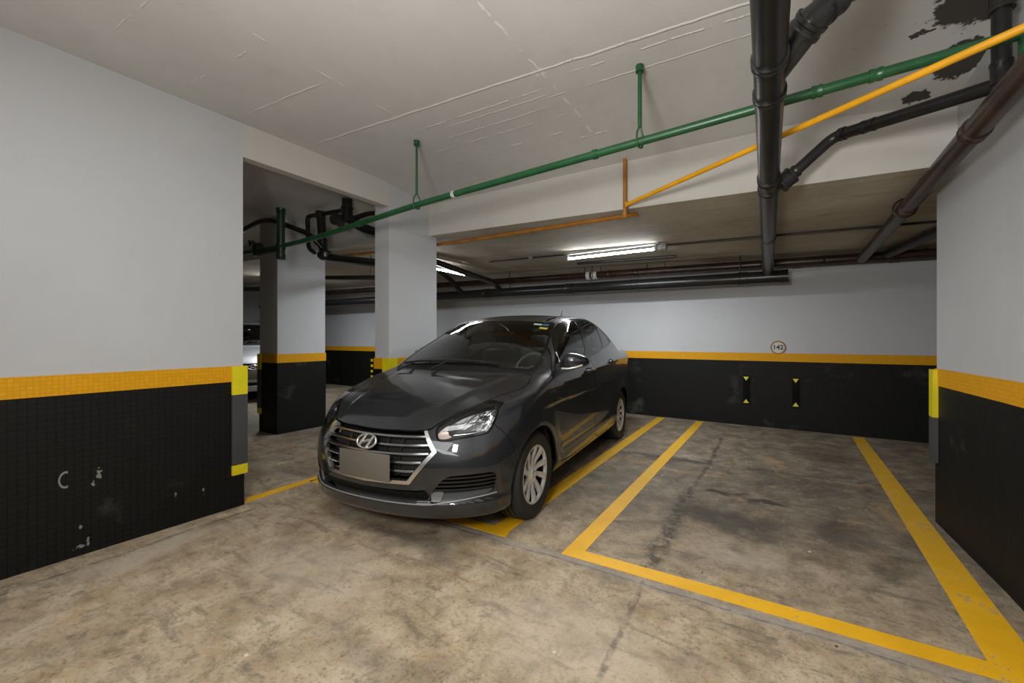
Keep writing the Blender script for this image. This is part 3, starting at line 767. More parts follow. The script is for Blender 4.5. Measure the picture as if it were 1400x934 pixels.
        hl = surface('head_lamp', bez, M['gloss_black'], root, s, -.016, .0)
        bw = surface('reflector', bowl, M['chrome_hi'], hl, s, -.02)
        # dish the reflector
        me = bw.data; co = np.array([v.co[:] for v in me.vertices]); A = np.abs(co * np.array((1, 0, 1)) + np.array((0, 1, 0)) * np.abs(co)); ff = fld('view', [(np.array(p) @ VIEW_E1, np.array(p) @ VIEW_E2) for p in BOWL], 2)
        Q = co.copy(); Q[:, 1] = np.abs(Q[:, 1]); dep = np.clip(-ff(Q), 0, .06)
        for v, dd in zip(me.vertices, dep): v.co.x -= .085 * (1 - (1 - dd / .06) ** 2); v.co.y -= g * .03 * (1 - (1 - dd / .06) ** 2)
        me.update(); me.attributes.remove(me.attributes['custom_normal']) if 'custom_normal' in me.attributes else None
        surface('indicator_reflector', ind, M['amber'], hl, s, -.028)
        ln = surface('lamp_lens', lamp, M['lens'], hl, s, -.001)
        # bulb hood, and dark tubes drawn in for the diagonal reflections
        lathe('bulb_shade', [(0, .03), (.016, .028), (.024, .015), (.026, -.02), (.03, -.03)], M['chrome'], hl, 24, 'x', (.445, g * .645, .728))
        for q in range(3):
            a = np.array((.56 - .045 * q, .575 + .035 * q, .687 + .012 * q)); b = np.array((.47 - .05 * q, .60 + .04 * q, .757 + .012 * q)); pts = []
            for t in np.linspace(0, 1, 7):
                c = a + (b - a) * t; xx = surf_front(c[1], c[2]) if c[2] < .75 else c[0]; pts.append((min(xx, c[0] + .03) - .045, g * (c[1] - .012), c[2]))
            tube('dark_reflection', pts, .003, M['trim'], hl, 8)
        edge = [(.607,.545,.662),(.57,.612,.668),(.54,.648,.672),(.487,.70,.684),(.452,.711,.722),(.42,.713,.757),(.35,.688,.80)]
        tube('reflector_rim', [(p[0] - .008, g * (p[1] - .006), p[2]) for p in edge], .0045, M['chrome'], hl, 8)
        tl = surface('tail_lamp', tail, M['red'], root, s, -.001, .01)
        # fog lamp pocket
        fp = surface('fog_pocket', fog, M['liner'], bumper, s, -.055)
        def wid(z, a=np.array(FOG)):   # pocket extent in y at height z
            ys = []
            for i in range(len(a)):
                p, q = a[i], a[(i + 1) % len(a)]
                if (p[1] - z) * (q[1] - z) < 0: ys.append(p[0] + (q[0] - p[0]) * (z - p[1]) / (q[1] - p[1]))
            return min(ys), max(ys)
        for z in (.430, .408, .386, .364):
            y0, y1 = wid(z); V, Fc = [], []
            for y in np.linspace(y0 - .01, y1 + .004, 14):
                x = surf_front(y, z)
                for dx, dz in ((-.004, .006), (-.004, -.003), (-.05, -.006), (-.05, .003)): V.append((x + dx, g * y, z + dz))
            for i in range(13):
                for k in range(4): Fc.append((i * 4 + k, i * 4 + (k + 1) % 4, i * 4 + 4 + (k + 1) % 4, i * 4 + 4 + k))
            Fc += [(0, 1, 2, 3), (55, 54, 53, 52)]
            bm = bmesh.new(); bv = [bm.verts.new(v) for v in V]; [bm.faces.new([bv[i] for i in f]) for f in Fc]; fin(bm, 'pocket_slat', M['trim'], bumper)
        low_f, _ = split(fog, fld('front', [(.47, .338), (.60, .338), (.76, .350), (.76, .322), (.72, .316), (.56, .298), (.458, .296)], 1))
        surface('pocket_sill', low_f, M['sill'], bumper, s, -.012, .02)
        tri, _ = split(fog, fld('front', [(.452, .345), (.53, .352), (.505, .300), (.455, .297)], 0))
        surface('pocket_corner', tri, M['lip_grey'], bumper, s, -.004, .02)
    # grille
    gb = surface('grille', g_in, M['liner'], root, 'both', -.07)
    surface('grille_frame', g_frame, M['chrome'], gb, 'both', .006, .035)
    inner = np.array(GRI[2:6])
    def gw(z):
        return float(np.interp(z, [.407, .417, .579, .70], [.20, .325, .453, .359]))
    for i, z0 in enumerate((.648, .602, .556, .510, .462)):
        V, Fc = [], []; W_ = gw(z0) - .004; N_ = 41
        for k in range(N_):
            y = -W_ + 2 * W_ * k / (N_ - 1); z = z0 + .012 * (abs(y) / .45) ** 2 - .004; x = surf_front(y, min(z, .66)) - .010
            for dx, dz in ((.0, .009), (.004, .0), (0, -.006), (-.045, -.010), (-.045, .004)): V.append((x + dx, y, z + dz))
        for k in range(N_ - 1):
            for j in range(5): Fc.append((k * 5 + j, k * 5 + (j + 1) % 5, k * 5 + 5 + (j + 1) % 5, k * 5 + 5 + j))
        Fc += [(0, 1, 2, 3, 4), tuple(range(5 * N_ - 1, 5 * N_ - 6, -1))]
        bm = bmesh.new(); bv = [bm.verts.new(v) for v in V]; [bm.faces.new([bv[j] for j in f]) for f in Fc]
        fin(bm, 'grille_slat', M['slat'], gb, True, 25)
    for y in (-.22, .22, -.11, .11):
        pts = [(surf_front(y, z) - .05, y, z) for z in (.43, .5, .57, .64)]; tube('grille_mullion', pts, .008, M['trim'], gb, 6)
    # badge
    z = .612; cx = surf_front(0, z) + .012; tau = math.radians(26); u = Vector((0, 1, 0)); v = Vector((-math.sin(tau), 0, math.cos(tau))); n = Vector((math.cos(tau), 0, math.sin(tau))); C = Vector((cx, 0, z))
    bm = bmesh.new(); ring = [C + u * (.076 * math.cos(a)) + v * (.043 * math.sin(a)) for a in np.linspace(0, 2 * math.pi, 49)]
    tube_bm(bm, ring, .0075, 10, False)
    def stroke(pts, r): tube_bm(bm, round_path([C + u * a + v * b + n * .003 for a, b in pts], .02, 5), r, 8)
    stroke([(-.046, -.030), (-.036, -.006), (-.026, .014), (-.014, .038)], .0085); stroke([(.014, -.038), (.026, -.014), (.036, .006), (.046, .030)], .0085)
    stroke([(-.036, -.010), (-.012, -.004), (.012, .004), (.036, .010)], .0085)
    fin(bm, 'emblem', M['chrome'], gb, True, 60)
    bm = bmesh.new(); bmesh.ops.create_uvsphere(bm, u_segments=32, v_segments=10, radius=1); rot = Matrix((u, v, n)).transposed().to_4x4()
    bmesh.ops.transform(bm, matrix=Matrix.Translation(C - n * .006) @ rot @ Matrix.Diagonal((.074, .041, .006, 1)), verts=bm.verts); fin(bm, 'emblem_back', M['trim'], gb, True)
    # lower intake
    li = surface('lower_intake', low, M['liner'], bumper, 'both', -.05)
    bm = bmesh.new()
    for r in range(3):
        for k in range(61):
            y = -.42 + .84 * k / 60 + (.007 if r % 2 else 0); z = .306 + .013 * r; 
            if abs(y) > .42: continue
            x = surf_front(y, z) - .03
            bmesh.ops.create_cone(bm, cap_ends=True, segments=6, radius1=.0055, radius2=.0055, depth=.012, matrix=Matrix.Translation((x, y, z)) @ Matrix.Rotation(math.pi / 2, 4, 'Y'))
    fin(bm, 'intake_mesh', M['trim'], bumper)
    # number plate
    zc = .480; xp = surf_front(.0, zc) + .004
    pl = box('number_plate', (xp, .012, zc), (.008, .415, .158), M['plate'], root, .002)
    # grey strip painted in for the highlight along the bumper's lower crease
    pts = []
    for y in np.linspace(-.76, .76, 47):
        a = abs(y); z = .284 if a < .45 else .284 + (a - .45) * .12; pts.append((surf_front(y, z) + .0015, y, z))
    tube('lip_highlight', pts, .0045, M['fixture'], bumper, 8)
    # lower valance and underside
    # wheels and wells
    wheel0 = None
    for x in (.02, -2.5):
        for s, g in (('L', 1), ('R', -1)):
            if wheel0 is None: wheel0 = wh = build_wheel(root, 0, 'L')
            else:
                wh = wheel0.copy(); COL.objects.link(wh)
                for ch in wheel0.children: c_ = ch.copy(); COL.objects.link(c_); c_.parent = wh
            wh.location = (0 if x > 0 else -2.5, .715 * g, .297); wh.rotation_euler = (0, 0, 0 if g > 0 else math.pi)
            V, Fc = [], []; n = 24; cz = .292
            for k in range(n + 1):
                a = math.radians(-4) + math.radians(188) * k / n; c_, s_ = math.cos(a) * .352, math.sin(a) * .352; yo = .79
                V += [(x + c_, g * yo, cz + s_), (x + c_, g * .46, cz + s_)]
            V.append((x, g * .46, cz)); m = len(V) - 1
            for k in range(n): Fc.append((2 * k, 2 * k + 1, 2 * k + 3, 2 * k + 2)); Fc.append((2 * k + 1, m, 2 * k + 3))
            from_py('wheel_well', V, Fc, M['liner'], root)
    box('leak_blocker', (.50, 0, .47), (.05, 1.0, .40), M['liner'], root, .01)  # added dark box, blocks light leaking through behind the grille
    box('underbody', (-1.35, 0, .26), (3.6, 1.2, .08), M['liner'], root, .02)
    # wipers
    for path in ([(-.19, -.60), (-.135, -.40), (-.10, -.22), (-.09, -.02)], [(-.09, -.24), (-.095, -.02), (-.105, .2), (-.135, .40)]):
        pts = [(x - .03, y, surf_top(x - .03, y) + .016) for x, y in path]; wp = tube('wiper', pts, .008, M['wiper'], root, 8)
        arm = [(path[1][0] + .09, path[1][1] - .12, surf_top(path[1][0] + .07, path[1][1] - .12) + .012)] + [(x - .012, y, surf_top(x - .012, y) + .028) for x, y in path[1:3]]
        tube('wiper_arm', arm, .007, M['wiper'], wp, 8)
    # windscreen stickers
    for nm, mt, (x, y, wx, wy) in (('white', 'sticker_w', (-.862, .42, .032, .075)), ('blue', 'sticker_b', (-.885, .49, .04, .055)), ('yellow', 'sticker_y', (-.818, .495, .032, .07))):
        V = []
        for a, b in ((-1, -1), (1, -1), (1, 1), (-1, 1)): xx, yy = x + a * wx / 2 - b * .01, y + b * wy / 2; V.append((xx, yy, surf_top(xx, yy) + .001))
        from_py('sticker', V, [(0, 1, 2, 3)], M[mt], wsb)['label'] = nm + ' sticker'
    # aerial
    z = surf_top(-1.75, .30); bm = bmesh.new(); tube_bm(bm, [(-1.75, .30, z - .004), (-1.752, .30, z + .012), (-1.775, .30, z + .075)], [.014, .006, .003], 10); fin(bm, 'aerial', M['trim'], root, True)
    # cabin
    V, Fc = [], []
    prof = [(-.30, .88), (-.36, .93), (-.50, .955), (-.66, .965), (-.74, .945), (-.78, .86), (-.74, .62), (-.5, .5)]
    for y in (-.70, -.35, 0, .35, .70):
        for x, z in prof: V.append((x, y, z + (.02 if .2 < y < .6 and x < -.5 and z > .9 else 0)))
    m = len(prof)
    for i in range(4):
        for k in range(m - 1): Fc.append((i * m + k, i * m + k + 1, (i + 1) * m + k + 1, (i + 1) * m + k))
    from_py('dashboard', V, Fc, M['dash'], root, True, 60)
    bm = bmesh.new(); C = Vector((-.86, .36, .925)); ax = Matrix.Rotation(math.radians(-24), 3, 'Y')
    tube_bm(bm, [C + ax @ Vector((0, .18 * math.cos(a), .18 * math.sin(a))) for a in np.linspace(0, 2 * math.pi, 41)], .015, 10, False)
    for a in (0, math.pi, -math.pi / 2): tube_bm(bm, [C, C + ax @ Vector((0, .17 * math.cos(a), .17 * math.sin(a)))], .016, 8)
    bmesh.ops.create_uvsphere(bm, u_segments=16, v_segments=8, radius=.06, matrix=Matrix.Translation(C)); fin(bm, 'steering_wheel', M['dash'], root, True, 60)
    for x, y, w in ((-1.30, .36, .25), (-1.30, -.36, .25), (-2.15, .30, .27), (-2.15, -.30, .27)):
        bm = bmesh.new(); box_bm(bm, (x + .12, y, .52), (.5, w * 1.9, .16), .05); tilt = Matrix.Rotation(math.radians(-16), 3, 'Y')
        box_bm(bm, (x - .19, y, .82), (.14, w * 1.9, .60), .05, tilt); st = fin(bm, 'seat', M['seat'], root, True, 50)
        bm = bmesh.new(); box_bm(bm, (x - .29, y, 1.19), (.10, .25, .17), .04, tilt); hr = fin(bm, 'headrest', M['seat'], st, True, 50)
    box('rear_view_mirror', (-.93, 0, 1.265), (.03, .235, .07), M['gloss_black'], root, .012)
    tube('mirror_stem', [(-.92, 0, 1.30), (-.87, 0, 1.345)], .01, M['trim'], root, 8)
    return root

M['lip_grey'] = simple('grey_bumper_trim', (.16, .165, .17), .4)
M['slat'] = simple('slat_chrome', (.42, .42, .41), .24, 1.0)
car = thing('car', 'dark grey sedan parked in the marked bay beside the white column', 'car', (-2.2616, 2.3424, 0), -1.47245)
car.scale = (.966, .985, 1.0125)
build_car(car)

# ------------------------------------------------------------------ garage shell
CZ = 2.857                                   # ceiling height
def slab_z(x): return 2.335 - .025 * (x - .157)   # underside of the lower rear slab
BAND0, BAND1 = .928, 1.042

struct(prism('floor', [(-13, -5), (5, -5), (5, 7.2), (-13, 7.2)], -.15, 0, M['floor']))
floor = bpy.data.objects['floor']
def ceil_z(x, y):
    """the slab soffit dips a little towards the front beam and the right wall"""
    t = min(1, max(0, (y - 2.5) / .90)); t = t * t * (1.6 - .6 * t); q = min(1, max(0, x)); return CZ - t * (.083 + .075 * q * q * (3 - 2 * q))
gx = [-13, -6, -3, -1, 0, .2, .4, .6, .8, 1., 5]; gy = [-5, 0, 2, 2.5] + [2.55 + .05 * i for i in range(17)] + [3.402]; n = len(gy)
V = [(x, y, ceil_z(x, y)) for x in gx for y in gy] + [(x, y, CZ + .25) for x in gx for y in gy]; N = len(gx) * n
Fq = [(i * n + j, i * n + j + 1, (i + 1) * n + j + 1, (i + 1) * n + j) for i in range(len(gx) - 1) for j in range(n - 1)]
Fq += [tuple(q + N for q in f[::-1]) for f in Fq]
struct(from_py('ceiling', V, Fq, M['ceil'], None, True, 30))
struct(prism('ceiling_rear', [(-13, 3.402), (5, 3.402), (5, 7.2), (-13, 7.2)], lambda x, y: slab_z(x), 3.05, M['slab']))
struct(prism('beam_front', [(-13, 3.388), (.98, 3.388), (.98, 3.402), (-13, 3.402)], lambda x, y: slab_z(x) - .002, 2.95, M['beam']))

def wall(name, poly, z1, dado=True, mat=None, sides=None):
    w = struct(prism(name, poly, 0, z1, mat or M['wall']))
    if dado:
        prism('tile_dado', offset_poly(poly, .006), .0, BAND0, M['tile'], w); prism('orange_band', offset_poly(poly, .009), BAND0, BAND1, M['band'], w)
    return w
wall('wall_left', [(-3.75, -4.9), (-3.494, -4.9), (-3.494, 1.522), (-3.75, 1.522)], CZ)
struct(prism('beam_left', [(-3.585, 1.522), (-3.494, 1.522), (-3.494, 2.838), (-3.585, 2.838)], 2.607, CZ, M['beam']))
wall('column', [(-3.715, 2.836), (-3.497, 2.836), (-3.497, 3.505), (-3.715, 3.505)], CZ)
wall('column_rear', [(-6.09, 2.852), (-5.652, 2.852), (-5.652, 3.488), (-6.09, 3.488)], CZ)
wall('wall_back', [(-13, 6.80), (5, 6.35), (5, 6.9), (-13, 7.1)], 2.75)
wall('wall_right', [(1.12, -4.9), (3.0, -4.9), (3.0, 3.70), (.932, 3.70), (.975, 2.85)], CZ)
wall('wall_far', [(-13, -4.9), (-12.7, -4.9), (-12.7, 6.8), (-13, 6.8)], CZ)
wall('wall_front', [(-12.7, -5), (1.12, -5), (1.12, -4.6), (-12.7, -4.6)], CZ)
wall('wall_side', [(4.7, 3.6), (5, 3.6), (5, 6.6), (4.7, 6.6)], 2.6)

# painted bay lines, a film on the floor
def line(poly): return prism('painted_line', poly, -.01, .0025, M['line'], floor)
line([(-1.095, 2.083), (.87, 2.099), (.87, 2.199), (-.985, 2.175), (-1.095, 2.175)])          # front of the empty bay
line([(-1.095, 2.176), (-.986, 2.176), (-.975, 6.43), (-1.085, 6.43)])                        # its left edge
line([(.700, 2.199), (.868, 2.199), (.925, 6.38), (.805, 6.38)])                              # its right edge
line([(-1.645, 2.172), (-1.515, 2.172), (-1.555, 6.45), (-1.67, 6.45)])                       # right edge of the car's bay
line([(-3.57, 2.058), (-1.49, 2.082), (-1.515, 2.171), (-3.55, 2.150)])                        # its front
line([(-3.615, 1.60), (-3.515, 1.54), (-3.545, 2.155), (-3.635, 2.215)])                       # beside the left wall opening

# ------------------------------------------------------------------ rubber corner guards
def guard(label, c, dx, dy, leg, z=(.24, .312, .831, 1.041), t=.014, low=True, group=None):
    """L-shaped strip round a corner c; dx, dy point from the corner along the two faces"""
    g = thing('corner_guard', label, 'corner guard', (c[0], c[1], 0))
    def L(name, z0, z1, mat, tt):
        p = [(-dx * tt, -dy * tt), (dx * leg[0], -dy * tt), (dx * leg[0], 0), (0, 0), (0, dy * leg[1]), (-dx * tt, dy * leg[1])]
        area = sum(p[i][0] * p[(i + 1) % 6][1] - p[(i + 1) % 6][0] * p[i][1] for i in range(6))
        prism(name, p if area > 0 else p[::-1], z0, z1, mat, g)
    L('rubber_strip', z[1], z[2], M['grey_rubber'], t)
    L('reflective_band', z[2], z[3], M['yellow_rubber'], t)
    if low: L('reflective_band', z[0], z[1], M['yellow_rubber'], t)
    return g
guard('grey rubber corner guard with two yellow bands on the left wall end', (-3.488, 1.531), -1, -1, (.07, .085))
guard('yellow and grey corner guard on the end of the right wall', (.928, 3.708), 1, -1, (.08, .055), (.40, .41, .715, 1.035), .028, False)
guard('narrow corner guard on the black-tiled free-standing column at the far left', (-6.099, 2.843), 1, 1, (.07, .06))
guard('yellow-topped corner guard on the white column behind the parked car', (-3.488, 2.827), -1, 1, (.085, .10))
g = thing('corner_guard', 'yellow-dotted black strip on the far back wall between the two columns', 'corner guard', (-8.8, 6.672, 0))
box('rubber_strip', (0, -.012, .50), (.13, .03, .62), M['black_rubber'], g, .005)
for k in range(4): box('reflective_patch', (-.02, -.03, .30 + .135 * k), (.075, .006, .06), M['yellow_rubber'], g)

# wall stop pads with yellow triangles, number disc
def tri(name, c, up, par):
    h, w, s = .055, .036, 1 if up else -1
    p = [(c[0] - w, c[2] - s * h / 2), (c[0] + w, c[2] - s * h / 2), (c[0], c[2] + s * h / 2)]
    vs = [(x, c[1] - .003, z) for x, z in p] + [(x, c[1], z) for x, z in p]
    return from_py(name, vs, [(0, 1, 2), (5, 4, 3), (0, 3, 4, 1), (1, 4, 5, 2), (2, 5, 3, 0)], M['yellow_rubber'], par)
def back_y(x): return 6.80 + (x + 13) * (-.45 / 18.)
for x, lab in ((-.409, 'black wall pad with two yellow triangles, nearer the parked car'), (.198, 'black wall pad with two yellow triangles, nearer the right wall')):
    y = back_y(x) - .006; g = thing('wall_stop_pad', lab, 'wall pad', (x, y, 0), -.025, )
    box('rubber_pad', (0, -.010, .512), (.085, .022, .40), M['black_rubber'], g, .004)
    tri('reflective_triangle', (0, -.021, .672), False, g); tri('reflective_triangle', (0, -.021, .352), True, g)
g = thing('number_disc', 'round white disc with a brown ring reading 142 above the orange band', 'sign', (-.011, back_y(-.011), 1.121), -.025)
bm = bmesh.new(); bmesh.ops.create_cone(bm, cap_ends=True, segments=48, radius1=.092, radius2=.092, depth=.006, matrix=Matrix.Translation((0, -.003, 0)) @ Matrix.Rotation(math.pi / 2, 4, 'X')); fin(bm, 'disc', M['sign_white'], g)
bm = bmesh.new(); tube_bm(bm, [(.085 * math.cos(a), -.006, .085 * math.sin(a)) for a in np.linspace(0, 2 * math.pi, 49)], .0085, 8, False); fin(bm, 'ring', M['sign_ring'], g, True, 60)
fc = bpy.data.curves.new('digits', 'FONT'); fc.body = '142'; fc.size = .088; fc.align_x = 'CENTER'; fc.align_y = 'CENTER'; fc.extrude = .001; fc.offset = .0022
fo = bpy.data.objects.new('digits', fc); COL.objects.link(fo); fc.materials.append(M['sign_ink']); fo.location = (0, -.008, 0); fo.rotation_euler = (math.pi / 2, 0, 0)
bpy.context.view_layer.update(); dm = bpy.data.meshes.new_from_object(fo.evaluated_get(bpy.context.evaluated_depsgraph_get())); bpy.data.objects.remove(fo)
fo = link('digits', dm, None, g); fo.location = (0, -.008, 0); fo.rotation_euler = (math.pi / 2, 0, 0)

# ------------------------------------------------------------------ pipes
def run(name, label, pts, r, mat, bend=.0, cat='pipe', group=None, n=18):
    t = thing(name, label, cat, tuple(pts[0]), 0, group); o = Vector(pts[0])
    tube('pipe_run', [Vector(p) - o for p in pts], r, mat, t, n, bend); return t, o
def on_line(a, b, t): return Vector(a) + (Vector(b) - Vector(a)) * t

# big drain pipe running from over the viewer to the back wall
A, B = Vector((-.025, 1.519, 2.356)), Vector((-.125, 5.998, 2.109)); dirn = (B - A).normalized()
def at_y(y): return on_line(A, B, (y - A.y) / (B.y - A.y))
big, o = run('drain_pipe', 'thick black drain pipe hanging overhead and running towards the back wall', [A - dirn * .95, B], .060, M['black_pipe'], n=28)
for y, L in ((1.81, .04), (2.04, .04), (2.97, .06), (3.14, .05), (4.35, .05)): collar('coupling', at_y(y) - o, dirn, .060, L, M['black_pipe'], big, .008)
# angled branch with its couplings rising to the ceiling
b0, b1 = at_y(1.93), Vector((.104, 1.80, 2.425)); bd = (b1 - b0).normalized(); b2 = Vector((.205, 1.86, 2.53)); b3 = Vector((.30, 1.95, 2.66))
br = tube('branch', [b0 - o, b1 - o, b2 - o, b3 - o, Vector((.36, 2.0, CZ)) - o], [.056, .056, .046, .04, .04], M['black_pipe'], big, 22)
collar('coupling', on_line(b0, b1, .93) - o, bd, .056, .05, M['black_pipe'], br, .008); collar('coupling', on_line(b1, b2, .62) - o, b2 - b1, .048, .07, M['black_pipe'], br, .008)
collar('coupling', on_line(b2, b3, .35) - o, b3 - b2, .044, .05, M['black_pipe'], br, .007)

# thinner branch from the big drain to the ceiling by the right wall
p0 = at_y(3.08)
pts = [p0 + Vector((.02, 0, .0)), Vector((.035, 3.10, 2.285)), Vector((.302, 3.11, 2.515)), Vector((.875, 2.66, 2.416))]
t, o = run('waste_pipe', 'thin black waste pipe slanting from the big drain up to the right wall', pts, .034, M['black_pipe'], .06)
collar('coupling', on_line(pts[1], pts[2], .02) - o, pts[2] - pts[1], .052, .09, M['black_pipe'], t, .008); tube('wye', [p0 - o, on_line(pts[1], pts[2], .0) - o], .05, M['black_pipe'], t, 16); collar('coupling', on_line(pts[1], pts[2], .18) - o, pts[2] - pts[1], .036, .05, M['black_pipe'], t)
collar('coupling', on_line(pts[2], pts[3], .07) - o, pts[3] - pts[2], .034, .035, M['black_pipe'], t); collar('coupling', on_line(pts[2], pts[3], .27) - o, pts[3] - pts[2], .034, .07, M['black_pipe'], t, .004)
t, o = run('waste_pipe', 'short upright black pipe at the ceiling corner beside the right wall', [(.872, 2.60, CZ), (.872, 2.60, 2.36)], .034, M['black_pipe'])
collar('coupling', Vector((.872, 2.60, 2.44)) - o, (0, 0, 1), .034, .10, M['black_pipe'], t); collar('coupling', Vector((.872, 2.60, 2.78)) - o, (0, 0, 1), .036, .12, M['dusty_pipe'], t, .01)

# black run along the back wall that the big drain empties into
a, b = Vector((.092, 6.0, 2.040)), Vector((-12.69, 6.0, 2.145))
t, o = run('drain_pipe', 'long black drain pipe along the back wall, its capped right end in view', [a, b], .082, M['black_pipe'], n=24)
collar('end_cap', a + Vector((-.03, 0, 0)) - o, (1, 0, 0), .082, .08, M['black_pipe'], t, .008)
for x in (-.42, -1.9, -3.0, -4.7): collar('coupling', on_line(a, b, (a.x - x) / (a.x - b.x)) - o, (1, 0, 0), .082, .11, M['black_pipe'], t, .008)
for x in (-.45, -2.6, -4.2):
    p = on_line(a, b, (a.x - x) / (a.x - b.x)); tube('hanger_strap', [p + Vector((0, 0, .07)) - o, Vector((x, 6.0, slab_z(x) + .01)) - o], .007, M['black_pipe'], t, 8)
# rusty run above it
a, b = Vector((4.69, 6.12, 2.155)), Vector((-12.69, 6.12, 2.44))
t, o = run('drain_pipe', 'reddish brown iron pipe under the slab behind the lamp, with a white joint', [a, b], .058, M['brown_pipe'], n=20)
def ax(x): return on_line(a, b, (a.x - x) / (a.x - b.x))
collar('white_joint', ax(-2.60) - o, (1, 0, 0), .056, .085, M['white_plastic'], t, .012)
collar('white_joint', ax(-2.71) - o, (1, 0, 0), .056, .06, M['white_plastic'], t, .014)
for x in (-1.55, -1.9, -2.35, -.2, .5, -4.3): collar('coupling', ax(x) - o, (1, 0, 0), .055, .05, M['brown_pipe'], t, .007)
for x in (-2.5, -2.78, -1.48, -1.75): tube('hanger_strap', [ax(x) + Vector((0, 0, .05)) - o, Vector((x, 6.12, slab_z(x) + .01)) - o], .006, M['black_pipe'], t, 8)
# black run beyond, towards the right corner
t, o = run('drain_pipe', 'black pipe close under the slab in the right back corner', [(4.69, 6.28, 2.15), (-.95, 6.28, 2.255)], .05, M['dusty_pipe'], n=20)
tube('hanger_strap', [Vector((1.5, 6.28, 2.22)) - o, Vector((1.5, 6.28, slab_z(1.5) + .005)) - o], .006, M['black_pipe'], t, 8)
for x in (1.2, .2): collar('coupling', Vector((x, 6.28, 2.15 + .105 * (4.69 - x) / 5.64)) - o, (1, 0, 0), .05, .09, M['dusty_pipe'], t, .008)
t, o = run('drain_pipe', 'grey-black sloping pipe end at the right back corner behind the wall', [(1.32, 5.0, 2.25), (1.1, 6.02, 2.225)], .05, M['dusty_pipe']); tube('hanger_strap', [Vector((1.25, 5.3, 2.25)) - o, Vector((1.25, 5.3, slab_z(1.25) + .005)) - o], .006, M['black_pipe'], t, 8)
# brown pipe along the right wall
a, b = Vector((.80, .9, 2.275)), Vector((.845, 5.9, 2.185))
t, o = run('drain_pipe', 'dark brown drain pipe running along the top of the right wall', [a, b, (.86, 6.06, 2.20)], .052, M['brown_pipe'], n=22)
def ay(y): return on_line(a, b, (y - a.y) / (b.y - a.y))
for y, L in ((3.95, .09), (2.70, .06), (1.9, .06)): collar('coupling', ay(y) - o, b - a, .052, L, M['brown_pipe'], t, .008)
p = ay(4.0) - o; bm = bmesh.new(); tube_bm(bm, [p + Vector((.07 * math.cos(q), 0, .012 + .07 * math.sin(q))) for q in np.linspace(0, 2 * math.pi, 25)], .006, 8, False); fin(bm, 'clamp_ring', M['black_pipe'], t, True, 60)
# slanting pipe under the slab behind the column
t, o = run('drain_pipe', 'black pipe slanting under the slab behind the column towards the back wall', [(-4.30, 3.72, 2.40), (-4.36, 5.80, 2.225), (-4.39, 5.97, 2.10)], .045, M['black_pipe'], .08, n=20)
collar('coupling', Vector((-4.355, 5.6, 2.242)) - o, (-.03, 1, -.085), .045, .08, M['black_pipe'], t, .008)
t, o = run('drain_pipe', 'short black stub joining the back drain pipe left of the slanting pipe', [(-5.3, 5.4, 2.45), (-5.3, 5.7, 2.32), (-5.3, 5.97, 2.12)], .045, M['black_pipe'], .05)
# conduit on the slab
t, o = run('conduit', 'thin dark conduit on the slab above the lit tube lamp', [(-3.8, 4.9, slab_z(-3.8) - .03), (-1.20, 4.9, slab_z(-1.2) - .012), (2.5, 4.9, slab_z(2.5) - .012)], .011, M['dusty_pipe'], n=10)
box('junction_box', Vector((-1.20, 4.88, slab_z(-1.2) - .035)) - o, (.09, .09, .07), M['fixture'], t, .008); box('junction_box', Vector((-3.05, 4.9, slab_z(-3.05) - .022)) - o, (.06, .06, .05), M['fixture'], t, .006)
t, o = run('conduit', 'black cable tray strip on the slab just behind the lit tube lamp', [(-2.55, 5.35, 2.335), (-1.15, 5.35, 2.30)], .02, M['black_pipe'], n=10)

# green pipe
GP = [(-5.9, 2.36, 2.245), (-5.2, 2.355, 2.235), (-4.60, 2.355, 2.225), (-4.0, 2.355, 2.235), (-2.57, 2.355, 2.336), (-.70, 2.355, 2.408), (.90, 2.355, 2.470), (1.3, 2.355, 2.49)]
t, o = run('sprinkler_pipe', 'long green steel pipe hanging under the ceiling across the aisle', GP, .0235, M['green_pipe'], .3, n=18)
def gz(x): return float(np.interp(x, [p[0] for p in GP], [p[2] for p in GP]))
for x, L in ((.385, .05), (.16, .045), (-1.0, .03), (-3.3, .04)): collar('coupling', Vector((x, 2.355, gz(x))) - o, (1, 0, .035), .0235, L, M['green_pipe'], t, .006)
collar('paint_spot', Vector((-2.17, 2.355, gz(-2.17))) - o, (1, 0, .035), .0236, .012, M['white_plastic'], t, .0025)
tube('tee_outlet', [Vector((.86, 2.355, gz(.86))) - o, Vector((.86, 2.355, gz(.86) - .10)) - o], .024, M['green_pipe'], t, 14)
vp = Vector((-4.60, 2.355, 0)); tube('riser', [vp + Vector((0, 0, 2.60)) - o, vp + Vector((0, 0, 2.09)) - o], .038, M['dark_green'], t, 18)
for z in (2.60, 2.11, 2.225): collar('coupling', vp + Vector((0, 0, z)) - o, (0, 0, 1), .038, .05, M['dark_green'], t, .007)
tube('thick_stub', [vp + Vector((0, 0, 2.2)) - o, vp + Vector((-.42, 0, 2.21)) - o], .036, M['dark_green'], t, 16); 
lathe('valve_body', [(0, -.07), (.045, -.07), (.06, -.03), (.06, .03), (.045, .07), (0, .07)], M['dark_green'], t, 20, 'z', tuple(vp + Vector((-.46, 0, 2.235)) - o)); tube('valve_lever', [vp + Vector((-.5, 0, 2.28)) - o, vp + Vector((-.56, -.01, 2.34)) - o, vp + Vector((-.62, -.01, 2.30)) - o, vp + Vector((-.64, -.01, 2.36)) - o], .012, M['dark_green'], t, 8)
